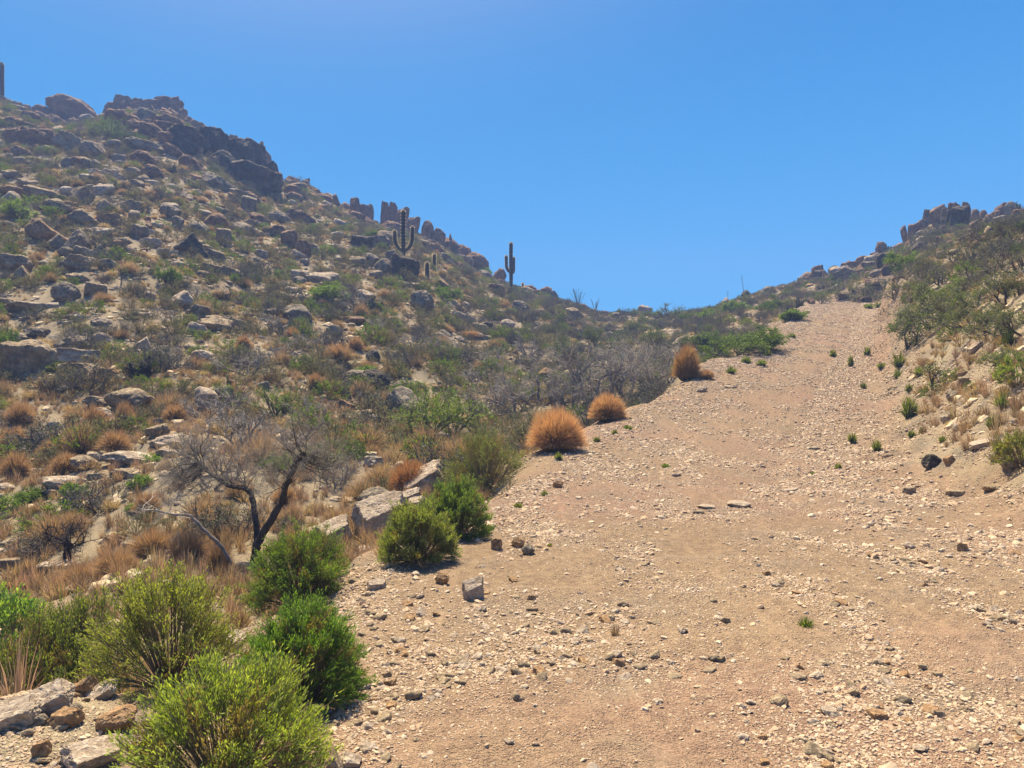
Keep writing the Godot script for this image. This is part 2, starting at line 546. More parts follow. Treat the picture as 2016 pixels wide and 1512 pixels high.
func get_rock(shape: int, tone: int, near: bool, alt: int, broken := false) -> ArrayMesh:
	var key := "%d %d %s %d %s" % [shape, tone, near, alt, broken]
	if not rock_mesh.has(key):
		rock_mesh[key] = rock(100 + shape * 37 + tone * 11 + alt * 5, 4 if near else 3, shape, tone, broken)
	return rock_mesh[key]

func bez(a: Vector3, b: Vector3, c: Vector3, n: int) -> PackedVector3Array:
	var o := PackedVector3Array()
	for i in n + 1:
		var t := float(i) / n
		o.append(a.lerp(b, t).lerp(b.lerp(c, t), t))
	return o

func on_dome(R: float, H: float, low: float) -> Vector3:
	var up := rnd(low, 1.0)
	var az := rnd(0, TAU)
	var s := sqrt(maxf(0, 1 - up * up))
	return Vector3(cos(az) * s * R, up * H, sin(az) * s * R)

func jit(k: float) -> Vector3:
	return Vector3(rnd(-k, k), rnd(-k, k), rnd(-k, k))

# A broom-like evergreen shrub: many stems from one crown, fine upright leaves towards the outside. Returns [stems, foliage].
func broom(R: float, H: float, stems: int, subs: int, leaves: int, ll: float, lw: float, green: Color, tip: Color, brown: float, low := 0.05) -> Array:
	var st := Soup.new()
	var fo := Soup.new()
	var wood := Color(0.13, 0.105, 0.08)
	var seed_off := rnd(0, 100)
	for i in stems:
		var e := on_dome(R, H, low) * rnd(0.88, 1.04)
		e *= 1.0 + 0.27 * patch.get_noise_3d(e.x / R * 7 + seed_off, e.y / H * 9, e.z / R * 9)
		var b := Vector3(e.x, 0, e.z) * 0.06 + jit(0.02)
		b.y = -0.05
		var ctl := b.lerp(e, 0.5) + Vector3(0, H * 0.05, 0) - Vector3(e.x, 0, e.z) * 0.02 + jit(R * 0.06)
		var path := bez(b, ctl, e, 5)
		st.tube(path, 0.0045 * (0.6 + R), 0.0016, 3, wood, Color(0.22, 0.18, 0.10))
		var dead := patch.get_noise_3d(e.x / R * 7 + seed_off, e.y / H * 7, e.z / R * 7) * 1.5 + 0.5 < brown
		for s in subs:
			var t := rnd(0.42, 0.92)
			var k := int(t * 5)
			var o := path[k].lerp(path[k + 1], t * 5 - k)
			var f := o + (e - o) * rnd(0.7, 1.05) + jit(R * 0.13)
			if f.y < 0.01: f.y = 0.02
			var sp := bez(o, o.lerp(f, 0.5) + jit(R * 0.03), f, 2)
			st.tube(sp, 0.0022, 0.0011, 3, Color(0.20, 0.15, 0.09), Color(0.24, 0.2, 0.1))
			var dir := ((f - o).normalized() + Vector3(0, 0.55, 0)).normalized()
			for l in leaves:
				var u := rnd(0.25, 1.08)
				var q := o.lerp(f, u) + jit(0.012 + R * 0.012)
				var dd := (dir + jit(0.55)).normalized()
				var side := dd.cross(Vector3(rnd(-1, 1), rnd(-.4, .4), rnd(-1, 1))).normalized()
				var tone := rnd(0.72, 1.25)
				var col := green.lerp(tip, clampf(u * u * rnd(0.5, 1.1), 0, 1)) * tone
				if dead: col = Color(0.27, 0.20, 0.115) * rnd(0.7, 1.2)
				fo.leaf(q, dd, side, ll * rnd(0.7, 1.3), lw, col)
	return [st, fo]

# A round tuft of fine dry stalks, grey-green at the foot and rusty at the tips.
func tuft(R: float, H: float, blades: int, w: float, foot: Color, mid: Color, tip: Color, low := 0.12) -> Soup:
	var so := Soup.new()
	for i in blades:
		var e := on_dome(R, H, low) * (1.0 - 0.34 * pow(rng.randf(), 1.6))
		e *= 1.0 + 0.15 * patch.get_noise_3d(e.x / R * 5 + H * 40, e.y / H * 5, e.z / R * 5 + R * 70)
		var b := Vector3(e.x, 0, e.z) * rnd(0.12, 0.30) + jit(R * 0.06)
		b.y = -0.03
		var m := b.lerp(e, 0.55) + Vector3(0, H * 0.10, 0) + jit(R * 0.04)
		var side := (e - b).cross(Vector3(rnd(-1, 1), rnd(-1, 1), rnd(-1, 1))).normalized() * w * 0.5
		var k := so.v.size()
		var sh := rnd(0.75, 1.2)
		for q in [b - side, b + side, m - side * 0.8, m + side * 0.8, e]: so.v.append(q)
		var old := clampf(rnd(-0.6, 0.75), 0, 1)
		var m2 := mid.lerp(Color(0.34, 0.29, 0.20), old) * sh
		so.c.append(foot * sh); so.c.append(foot * sh); so.c.append(m2); so.c.append(m2); so.c.append(tip.lerp(Color(0.46, 0.39, 0.27), old) * sh)
		for q in [0, 1, 2, 1, 3, 2, 2, 3, 4]: so.x.append(k + q)
	return so

# A bare or thin-leaved desert tree: kinked limbs that fork into a haze of twigs. Returns [branches, twigs, leaves].
func grow(parts: Array, p: Vector3, dir: Vector3, length: float, rad: float, level: int, top: int, bark: Color, twig: Color, leafy: int, leaf_col: Color, leaf_len: float, droop: float) -> void:
	var pts := PackedVector3Array([p])
	var d := dir
	var q := p
	var n := 3 if level < top else 2
	for i in n:
		d = (d + jit(0.34) + Vector3(0, 0.08 - droop * level, 0)).normalized()
		q += d * length / n
		pts.append(q)
	var last := level >= top
	var target: Soup = parts[1] if level >= top - 1 else parts[0]
	target.tube(pts, rad, rad * (0.35 if last else 0.62), 3 if level >= top - 1 else 5, bark.lerp(twig, float(level) / top), bark.lerp(twig, minf(1.0, (level + 1.0) / top)))
	if leafy > 0 and level >= top - 1:
		for i in leafy:
			var u := rnd(0.1, 1.0)
			var f := int(u * n * 0.999)
			var o := pts[f].lerp(pts[f + 1], u * n - f) + jit(leaf_len * 0.8)
			var dd := (d + jit(0.9)).normalized()
			parts[2].leaf(o, dd, dd.cross(jit(1.0)).normalized(), leaf_len * rnd(0.6, 1.3), leaf_len * 0.42, leaf_col * rnd(0.7, 1.3))
	if last: return
	var kids := 3 if level > 0 else 4
	for i in kids + (1 if level >= top - 2 else 0):
		var u := rnd(0.35, 1.0) if i > 0 else 1.0
		var f := int(u * n * 0.999)
		var o := pts[f].lerp(pts[f + 1], u * n - f)
		var nd := (d * 0.75 + jit(0.95) + Vector3(0, 0.12, 0)).normalized()
		grow(parts, o, nd, length * rnd(0.5, 0.8), rad * rnd(0.42, 0.62), level + 1, top, bark, twig, leafy, leaf_col, leaf_len, droop)

func tree_parts(stems: int, H: float, spread: float, rad: float, top: int, bark: Color, twig: Color, leafy: int, leaf_col: Color, leaf_len: float, droop := 0.02) -> Array:
	var parts := [Soup.new(), Soup.new(), Soup.new()]
	var a0 := rnd(0, TAU)
	for i in stems:
		var a := a0 + TAU * i / stems + rnd(-0.4, 0.4)
		var d := Vector3(cos(a) * spread, 1.0, sin(a) * spread).normalized()
		grow(parts, Vector3(cos(a), 0, sin(a)) * rad - Vector3(0, 0.1, 0), d, H * 0.42 * rnd(0.85, 1.15), rad, 0, top, bark, twig, leafy, leaf_col, leaf_len, droop)
	return parts

# A ribbed column of a giant cactus along a path, with a rounded top. Returns [flesh, spines].
func cactus_arm(path: PackedVector3Array, r: float, ribs: int, flesh: Soup, spines: Soup, green: Color) -> void:
	var m := path.size()
	var k := flesh.v.size()
	var sides := ribs * 2
	var prev := Vector3(0, 0, 1)
	for i in m + 3:
		var ii := mini(i, m - 1)
		var d := (path[mini(ii + 1, m - 1)] - path[maxi(ii - 1, 0)]).normalized()
		var a := (prev - d * prev.dot(d)).normalized()
		prev = a
		var b := d.cross(a)
		var cap := maxi(i - (m - 1), 0) / 3.0
		var rr := r * sqrt(maxf(0.0, 1 - cap * cap)) + 0.002
		if i < 3: rr *= 0.80 + 0.07 * i
		var o := path[ii] + d * r * 1.1 * cap
		for s in sides:
			var an := TAU * s / sides
			var off := a * cos(an) + b * sin(an)
			var ridge := s % 2 == 0
			flesh.v.append(o + off * rr * (1.06 if ridge else 0.86))
			flesh.n.append((off + d * cap * 1.2).normalized())
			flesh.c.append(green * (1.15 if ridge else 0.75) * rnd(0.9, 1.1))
			if ridge:
				for e in 5:
					var w := (off * rnd(0.7, 1.0) + jit(0.5)).normalized()
					var bb := o + off * rr * 1.05 + d * rnd(-0.5, 0.5) * 0.3 * r
					spines.tri(bb, bb + d * 0.022, bb + w * rnd(0.07, 0.13), Color(0.74, 0.68, 0.54))
		if i > 0:
			for s in sides:
				var p := k + (i - 1) * sides + s
				var q := k + (i - 1) * sides + (s + 1) % sides
				for e in [p, q, p + sides, q, q + sides, p + sides]: flesh.x.append(e)

# ---------------------------------------------------------------- putting things into the scene
func numbered(called: String) -> String:
	if not has_node(called): return called
	var i: int = used_labels.get("#" + called, 1)
	while has_node("%s_%03d" % [called, i]): i += 1
	used_labels["#" + called] = i + 1
	return "%s_%03d" % [called, i]

func part(so: Variant, called: String, m: Material, parent: Node3D) -> MeshInstance3D:
	var o := MeshInstance3D.new()
	o.name = called
	o.mesh = so.mesh() if so is Soup else so
	o.material_override = m
	parent.add_child(o, true)
	return o

func thing(called: String, category: String, at: Vector3, label := "", group := "") -> Node3D:
	var o := Node3D.new()
	o.name = numbered(called)
	add_child(o)
	o.position = at
	tag(o, label, category, group)
	return o

func tag(o: Node3D, label: String, category: String, group := "") -> void:
	if label:
		o.set_meta("label", label)
		used_labels[label] = true
	o.set_meta("category", category)
	if group: o.set_meta("group", group)

func single(m: Mesh, mt: Material, called: String, category: String, t: Transform3D, group := "") -> MeshInstance3D:
	var o := MeshInstance3D.new()
	o.name = numbered(called)
	o.mesh = m
	o.material_override = mt
	o.transform = t
	add_child(o)
	tag(o, "", category, group)
	return o

func scatter(called: String, m: Mesh, mt: Material, where: Array, tints: Array, parent: Node = self) -> void:
	if where.is_empty(): return
	var mm := MultiMesh.new()
	mm.transform_format = MultiMesh.TRANSFORM_3D
	mm.use_colors = true
	mm.mesh = m
	mm.instance_count = where.size()
	for i in where.size():
		mm.set_instance_transform(i, where[i])
		mm.set_instance_color(i, tints[i])
	var o := MultiMeshInstance3D.new()
	o.name = called
	o.multimesh = mm
	o.material_override = mt
	o.set_meta("kind", "stuff")
	parent.add_child(o, true)

# ---------------------------------------------------------------- labels that single things out
const ORDINAL := ["first", "second", "third", "fourth", "fifth", "sixth", "seventh", "eighth", "ninth", "tenth", "eleventh", "twelfth", "thirteenth", "fourteenth", "fifteenth", "sixteenth", "seventeenth", "eighteenth", "nineteenth", "twentieth"]

func tell_later(o: Node3D, words: String, noun: String, at: Vector3) -> void:
	told.append([o, words, noun, to_px(at)])

func label_all() -> void:
	var buckets := {}
	for it in told:
		var best := 1e9
		var m: Array = marks[0]
		for k in marks:
			var dd: float = Vector2(k[1], k[2]).distance_to(it[3])
			if dd < best and dd > 6.0:
				best = dd
				m = k
		var dx: float = it[3].x - m[1]
		var dy: float = it[3].y - m[2]
		var way := ""
		if absf(dx) > absf(dy) * 1.2: way = "left of" if dx < 0 else "right of"
		else: way = "above" if dy < 0 else "below"
		var key := "%s %s|%s %s" % [it[1], it[2], way, m[0]]
		if not buckets.has(key): buckets[key] = []
		buckets[key].append([best, it[0]])
	for key in buckets:
		var l: Array = buckets[key]
		l.sort_custom(func(a, b): return a[0] < b[0])
		var halves: PackedStringArray = key.split("|")
		for i in l.size():
			var s := halves[0] + " " + halves[1]
			if l.size() > 1: s = ORDINAL[mini(i, 19)] + " " + s
			l[i][1].set_meta("label", s)

# ---------------------------------------------------------------- boulders
const TONE_WORD := ["tan", "reddish brown", "dark", "pale", "orange", "grey"]
const SHAPE_WORD := ["rounded", "blocky", "slab-like", "wedge-shaped", "flat-topped"]

func boulder(px: float, py: float, w: float, h: float, tilt: float, tone: int, shape: int, label := "", group := "boulders of the hillside", called := "boulder") -> void:
	var p := cast(px, py)
	var d := -p.z
	if called == "rock" and tone == 3 and h > 14 and h < w and shape != 0: shape = 4
	var W := w * d / FOCAL
	var H := h * d / FOCAL
	var D := W * rnd(0.75, 1.0)
	var gap := p.y - ht(p.x, p.z)                # a crest rock goes down to the ground it stands on
	if gap > 0.05:
		gap = minf(gap, H * 1.6 + 0.8)
		p.y -= gap
		H += gap
	var yaw := -atan(p.x / d)
	var b := Basis(Vector3.UP, yaw) * Basis(Vector3.BACK, deg_to_rad(-tilt)) * Basis(Vector3.UP, (PI if rng.randf() < 0.5 and shape < 3 else 0.0) + rnd(-0.22, 0.22))
	var away := Vector3(p.x, 0, p.z).normalized()
	var c := p + away * D * 0.32 + Vector3(0, H * 0.40, 0)
	var t := Transform3D(b.scaled_local(Vector3(W * 1.04, H * 1.2, D)), c)
	var near := w > 34
	var o := single(get_rock(shape, tone, near, int(absf(px * 3 + py)) % 3, d < 13), mats.stone if d < 12 else mats.rock, called, "boulder" if called == "boulder" else "rock", t, group)
	keep_clear.append([c.x, c.z, W * 0.42])
	if label:
		o.set_meta("label", label)
	else:
		var size := "large" if w > 55 else "medium" if w > 30 else "small"
		tell_later(o, "%s %s %s" % [size, TONE_WORD[tone], SHAPE_WORD[shape]], called, c)

var crest_where := [[], [], []]
func crest_rock(px: float, py: float, w: float, h: float, tilt: float) -> void:
	var p := cast(px, py)
	var u := -p.z / FOCAL
	var H := h * u + maxf(0.0, p.y - ht(p.x, p.z))
	p.y = minf(p.y, ht(p.x, p.z))
	var b := Basis(Vector3.BACK, deg_to_rad(-tilt)) * Basis(Vector3.UP, rnd(0, TAU))
	crest_where[rng.randi() % 3].append(Transform3D(b.scaled_local(Vector3(w * u, H * 1.2, w * u * rnd(0.6, 1.0))), p + Vector3(0, H * 0.36, 0)))

func boulders() -> void:
	boulder(148, 240, 108, 52, 20, 1, 0, "huge elongated tan boulder leaning out over the crest against the sky")
	# px, foot, width, height, tilt, tone, shape
	for q in [[230, 255, 50, 48, 25, 1, 0], [245, 208, 44, 22, 0, 1, 1], [222, 216, 30, 18, 10, 1, 0], [275, 214, 30, 22, 0, 1, 1], [300, 212, 34, 20, 0, 1, 1], [330, 218, 60, 30, 0, 1, 1], [318, 196, 22, 10, 0, 1, 1], [343, 196, 22, 10, 0, 1, 1], [355, 234, 30, 24, 20, 1, 1], [295, 240, 50, 26, 10, 5, 2], [340, 250, 52, 26, 20, 1, 0], [372, 246, 26, 18, 15, 1, 1], [270, 262, 46, 28, 20, 1, 0], [392, 262, 46, 24, 20, 1, 1],
			[365, 300, 80, 56, 20, 2, 1], [418, 308, 60, 62, 10, 2, 1], [405, 262, 30, 16, 20, 1, 2], [430, 270, 36, 18, 20, 1, 2], [480, 332, 90, 64, 0, 2, 1], [462, 280, 26, 16, 0, 1, 1], [488, 282, 24, 14, 0, 1, 0], [512, 300, 22, 24, 0, 1, 1], [524, 318, 22, 24, 0, 1, 1], [500, 372, 110, 58, 10, 2, 1], [536, 366, 26, 50, 0, 2, 1], [445, 335, 60, 40, 15, 2, 0], [455, 274, 8, 12, 0, 1, 3]]:
		boulder(q[0], q[1], q[2], q[3], q[4], q[5], q[6], "", "boulders of the crest")
	for q in [[342, 308, 56, 20, 33, 1, 2], [384, 336, 64, 24, 35, 1, 2], [432, 374, 70, 30, 36, 5, 2], [300, 270, 56, 30, 30, 1, 0], [286, 300, 80, 26, 15, 0, 0], [286, 330, 56, 36, 15, 1, 0], [330, 285, 40, 30, 25, 1, 0], [262, 250, 44, 26, 30, 1, 0],
			[183, 312, 48, 38, 0, 0, 0], [150, 330, 30, 24, 20, 1, 0], [38, 285, 56, 40, 0, 1, 1], [76, 292, 64, 46, 0, 1, 1], [138, 296, 64, 36, 20, 0, 1], [42, 310, 40, 24, 20, 1, 0], [95, 300, 30, 16, 0, 5, 0], [140, 330, 36, 20, 15, 5, 2], [20, 248, 50, 22, 0, 1, 0], [60, 238, 40, 22, 10, 1, 0], [84, 225, 40, 20, 20, 1, 0], [110, 250, 40, 26, 30, 1, 0], [165, 328, 34, 22, 20, 0, 0], [188, 330, 20, 18, 0, 5, 0], [300, 352, 40, 30, 10, 1, 0],
			[25, 352, 40, 20, 0, 0, 0], [30, 392, 70, 28, 10, 4, 0], [82, 395, 74, 32, 15, 0, 0], [52, 370, 36, 18, 20, 0, 0], [160, 400, 40, 34, 30, 0, 1], [110, 420, 50, 26, 20, 0, 0], [265, 345, 30, 18, 10, 5, 0], [268, 368, 30, 16, 0, 0, 0], [225, 352, 44, 18, 15, 3, 2], [190, 350, 40, 18, 15, 3, 2], [545, 395, 60, 22, 35, 1, 2], [580, 400, 34, 24, 20, 1, 0], [495, 400, 44, 22, 25, 1, 0], [470, 390, 40, 18, 20, 0, 2],
			[165, 442, 66, 34, 10, 0, 3], [216, 442, 46, 26, 0, 4, 1], [208, 418, 34, 26, 30, 0, 2], [258, 418, 32, 26, 0, 0, 1], [120, 490, 46, 30, 10, 5, 3], [275, 470, 34, 32, 5, 5, 1], [168, 505, 44, 20, 10, 3, 2], [160, 530, 60, 30, 10, 0, 1], [198, 500, 20, 22, 15, 5, 3], [220, 514, 38, 30, -10, 0, 3], [142, 534, 46, 28, 10, 5, 0], [210, 530, 34, 22, 0, 5, 1], [133, 504, 36, 20, 5, 5, 0], [26, 537, 64, 40, 10, 0, 0], [45, 558, 42, 38, 10, 0, 3], [155, 556, 46, 20, 5, 0, 0], [188, 582, 42, 28, 5, 0, 1], [22, 452, 40, 16, 5, 0, 2], [205, 460, 40, 14, 0, 3, 2], [285, 460, 40, 14, 5, 3, 2], [240, 480, 36, 12, 0, 3, 2], [295, 485, 44, 18, 0, 3, 2], [330, 505, 40, 18, 0, 3, 2], [255, 500, 26, 14, 10, 3, 0],
			[60, 612, 90, 20, 2, 3, 2], [15, 602, 50, 16, 0, 0, 2], [200, 640, 40, 16, 5, 3, 0], [280, 620, 30, 14, 10, 0, 0], [330, 505, 40, 12, 8, 3, 2], [360, 530, 70, 14, 3, 3, 2], [420, 540, 50, 22, 10, 0, 1], [455, 550, 50, 26, 20, 0, 1], [430, 510, 24, 16, 0, 3, 0], [425, 512, 38, 22, 20, 5, 1], [440, 480, 30, 34, 0, 0, 1], [335, 430, 40, 30, 0, 5, 0], [350, 445, 24, 22, 0, 5, 0], [510, 440, 44, 22, 25, 1, 0], [550, 440, 50, 26, 20, 5, 0], [590, 440, 60, 26, 20, 1, 1], [570, 490, 34, 42, 0, 1, 1], [598, 505, 32, 34, 0, 1, 1], [500, 445, 40, 14, 10, 0, 2], [590, 510, 40, 14, 30, 3, 2],
			[150, 692, 78, 32, -5, 5, 0], [145, 715, 90, 30, 0, 3, 1], [160, 740, 80, 26, 0, 0, 2], [200, 680, 34, 26, 10, 3, 0], [205, 745, 56, 22, 0, 4, 2], [235, 750, 20, 14, 0, 5, 0], [75, 664, 50, 22, 5, 5, 0], [40, 672, 46, 18, 10, 5, 0], [285, 690, 30, 28, 25, 3, 3], [430, 640, 54, 20, 10, 0, 0], [475, 645, 40, 16, 25, 0, 2], [390, 660, 44, 24, 25, 3, 2], [385, 640, 20, 12, 0, 5, 0], [400, 710, 46, 22, 10, 3, 0], [330, 708, 44, 12, 0, 3, 2], [380, 690, 34, 14, 5, 3, 0], [255, 808, 90, 46, 10, 0, 0], [190, 800, 50, 20, 10, 0, 0], [205, 825, 40, 22, 15, 3, 0], [310, 862, 44, 26, -25, 0, 2], [340, 880, 84, 24, 0, 3, 0], [330, 900, 44, 16, 10, 3, 2], [168, 925, 58, 28, 10, 0, 0], [195, 905, 44, 14, 5, 3, 2], [190, 945, 34, 14, 0, 0, 1], [130, 962, 80, 22, 0, 3, 2], [110, 975, 36, 12, 5, 3, 2], [250, 940, 60, 16, 0, 0, 2], [430, 818, 34, 14, 5, 3, 0], [20, 1080, 44, 16, 0, 5, 2], [20, 1120, 50, 20, 5, 0, 2], [100, 1125, 50, 14, 5, 3, 2], [120, 1025, 34, 8, 0, 3, 2], [225, 1075, 40, 24, 10, 4, 0], [255, 1085, 36, 18, 0, 0, 2], [40, 910, 40, 20, 10, 4, 1], [55, 935, 30, 12, 0, 3, 2],
			[380, 500, 66, 42, 15, 2, 3], [735, 768, 66, 42, 15, 2, 0], [700, 745, 44, 18, -10, 5, 0], [790, 770, 34, 22, 0, 5, 0], [825, 770, 30, 18, 15, 5, 0], [680, 805, 40, 16, 20, 1, 2], [720, 820, 30, 14, 0, 3, 1], [735, 920, 40, 22, 0, 3, 1], [690, 880, 40, 16, 0, 3, 2], [760, 870, 50, 14, 5, 5, 2], [575, 590, 50, 14, 5, 3, 2], [578, 575, 34, 12, 0, 3, 2], [590, 560, 30, 18, 5, 5, 0], [605, 550, 20, 14, 0, 3, 0], [640, 680, 30, 14, 10, 5, 0], [660, 660, 30, 22, 30, 5, 0], [735, 712, 30, 24, 30, 2, 0],
			[795, 547, 60, 52, 3, 2, 1], [757, 540, 40, 34, 10, 5, 0], [712, 488, 46, 28, 0, 2, 1], [748, 490, 44, 30, 0, 5, 1], [730, 520, 34, 24, 10, 5, 0], [740, 548, 30, 18, 0, 0, 0], [770, 520, 24, 30, 0, 5, 1], [830, 612, 50, 44, 20, 5, 0], [790, 565, 40, 14, 15, 5, 0], [905, 635, 70, 22, 22, 3, 2], [890, 620, 44, 12, 20, 5, 2], [960, 648, 22, 16, 0, 2, 1], [1070, 650, 24, 14, 0, 2, 0], [1025, 615, 40, 24, 25, 5, 0], [1000, 645, 30, 18, 0, 3, 0], [620, 500, 30, 20, 20, 0, 0]]:
		boulder(q[0], q[1], q[2], q[3], q[4], q[5], q[6])
	boulder(92, 474, 76, 34, 30, 4, 2, "long orange slanted boulder pointing down the slope above the grey cluster")
	boulder(130, 594, 52, 42, 0, 5, 0, "grey dome boulder standing upright with an orange sunlit flank on the lower slope")
	boulder(56, 745, 100, 80, 0, 0, 1, "big squarish brown boulder at the hill's foot by the frame's edge")
	boulder(258, 916, 112, 26, 5, 3, 0, "pale whale-backed rock lying over a dark hollow in the wash")
	for q in [[700, 432, 22, 44, 0, 1, 1], [697, 398, 16, 12, 0, 1, 1], [716, 434, 30, 34, 0, 1, 1], [729, 416, 14, 16, 0, 1, 0], [660, 404, 22, 24, 15, 1, 3], [640, 398, 34, 18, 20, 1, 0], [757, 440, 16, 46, 2, 1, 1], [772, 442, 20, 46, 6, 1, 1], [790, 450, 30, 46, 15, 1, 1], [812, 456, 30, 34, 20, 1, 1], [775, 460, 50, 26, 10, 1, 0], [842, 452, 24, 20, 0, 1, 0], [862, 468, 30, 20, 15, 1, 1], [884, 494, 38, 28, 20, 1, 0], [888, 470, 12, 12, 0, 1, 3], [908, 505, 40, 26, 25, 1, 0], [938, 526, 50, 30, 22, 1, 0], [915, 520, 40, 18, 30, 0, 2], [860, 500, 40, 18, 30, 1, 2], [880, 520, 40, 20, 30, 5, 2], [985, 540, 24, 14, 0, 1, 0], [1075, 576, 24, 14, 10, 1, 0], [1090, 584, 20, 12, 15, 2, 0], [955, 545, 30, 14, 20, 5, 0], [1130, 625, 40, 20, 15, 0, 0], [1045, 570, 20, 10, 10, 1, 0]]:
		boulder(q[0], q[1], q[2], q[3], q[4], q[5], q[6], "", "rock pillars of the ridge")
	# broken rock heaped along the crest and under the cliffs
	for i in 90:
		var px := rnd(205, 560)
		crest_rock(px, sky_y(px) + rnd(-4, 52), rnd(12, 26), rnd(9, 20), rnd(5, 30))
	for i in 34:
		var px := rnd(560, 1000)
		crest_rock(px, sky_y(px) + rnd(-2, 26), rnd(9, 22), rnd(7, 16), rnd(5, 35))
	for i in 46:
		var px := rnd(1580, 2016)
		crest_rock(px, sky_y(px) + rnd(-2, 60), rnd(9, 24), rnd(8, 16), rnd(-30, 5))
	for v in 3: scatter("crest_rubble", rock(980 + v, 3, [1, 3, 0][v], 1), mats.rock, crest_where[v], crest_where[v].map(func(_t): return Color(1, 1, 1) * rnd(0.8, 1.25)))
	boulder(1612, 548, 20, 18, 0, 2, 1, "dark block carrying the perched cap rock on the ridge", "boulders of the opposite hill")
	for q in [[1610, 531, 24, 11, -3, 1, 2], [1592, 548, 24, 12, -15, 1, 2], [1580, 552, 20, 8, -10, 5, 2], [1642, 535, 22, 14, 0, 2, 0], [1672, 530, 34, 16, -10, 1, 1], [1700, 515, 30, 12, -5, 1, 2], [1665, 552, 42, 26, -25, 5, 1], [1710, 530, 30, 18, 0, 5, 1], [1722, 508, 16, 14, 0, 1, 1], [1745, 522, 34, 28, -5, 2, 1], [1752, 540, 32, 18, 0, 2, 1], [1725, 545, 26, 16, 0, 5, 0], [1735, 490, 22, 16, 0, 1, 0], [1781, 466, 12, 24, -10, 1, 1], [1798, 458, 20, 20, 0, 1, 1], [1812, 450, 16, 18, 0, 1, 0], [1808, 500, 34, 26, -10, 2, 0], [1795, 488, 24, 18, -10, 1, 0], [1836, 448, 38, 40, 0, 2, 1], [1850, 415, 34, 14, -10, 1, 1], [1868, 448, 30, 44, 0, 2, 1], [1890, 446, 34, 44, 0, 2, 1], [1880, 412, 26, 16, -5, 1, 1], [1902, 418, 16, 22, 0, 1, 1], [1898, 406, 10, 10, 0, 1, 0], [1920, 424, 16, 14, 0, 1, 0], [1936, 424, 14, 12, 0, 1, 0], [1952, 428, 22, 10, 0, 1, 1], [1975, 420, 30, 22, -10, 1, 1], [1962, 424, 20, 12, 0, 1, 0], [2008, 436, 30, 26, 0, 1, 1], [1990, 408, 24, 14, 0, 5, 0], [1925, 466, 56, 22, -25, 0, 2], [1952, 470, 34, 28, 0, 0, 3], [1905, 478, 36, 20, -30, 0, 2], [1755, 508, 20, 14, 0, 5, 0], [1705, 595, 20, 12, -40, 2, 1], [1640, 572, 24, 10, -20, 5, 2], [1510, 575, 22, 12, -30, 5, 0], [1468, 580, 18, 10, -10, 2, 0], [1880, 500, 30, 12, 0, 5, 0], [1763, 555, 14, 12, 0, 1, 0]]:
		boulder(q[0], q[1], q[2], q[3], q[4], q[5], q[6], "", "boulders of the opposite hill")
	# rocks along the road's edges
	boulder(748, 1056, 104, 80, -8, 3, 1, "big pale grey block with a broad flat cream top on the road bank", "rocks along the road's left edge", "rock")
	boulder(738, 1004, 72, 42, -12, 5, 0, "rough grey hump behind the big pale block on the bank", "rocks along the road's left edge", "rock")
	boulder(657, 1074, 70, 50, -14, 3, 1, "cream wedge of rock with a smooth sloping top on the bank", "rocks along the road's left edge", "rock")
	boulder(832, 972, 96, 50, -24, 3, 3, "pinkish cream slab slanting up between two green bushes", "rocks along the road's left edge", "rock")
	boulder(932, 1182, 44, 42, -8, 3, 1, "pale pointed rock standing alone on the gravel with a dark shadow", "rocks along the road's left edge", "rock")
	boulder(182, 1512, 108, 42, 5, 3, 3, "white notched rock at the near edge of the bank", "rocks along the road's left edge", "rock")
	boulder(30, 1432, 96, 50, -5, 3, 2, "broad cream slab at the lower corner of the bank", "rocks along the road's left edge", "rock")
	boulder(102, 1405, 82, 54, -14, 3, 1, "lichened cream block leaning on the corner slab", "rocks along the road's left edge", "rock")
	boulder(1938, 880, 58, 16, -14, 3, 2, "long pale slab tilted at the foot of the cut bank", "rocks along the road's right edge", "rock")
	boulder(1834, 922, 36, 28, 0, 2, 0, "dark rounded rock lying alone on the gravel near the cut bank", "rocks along the road's right edge", "rock")
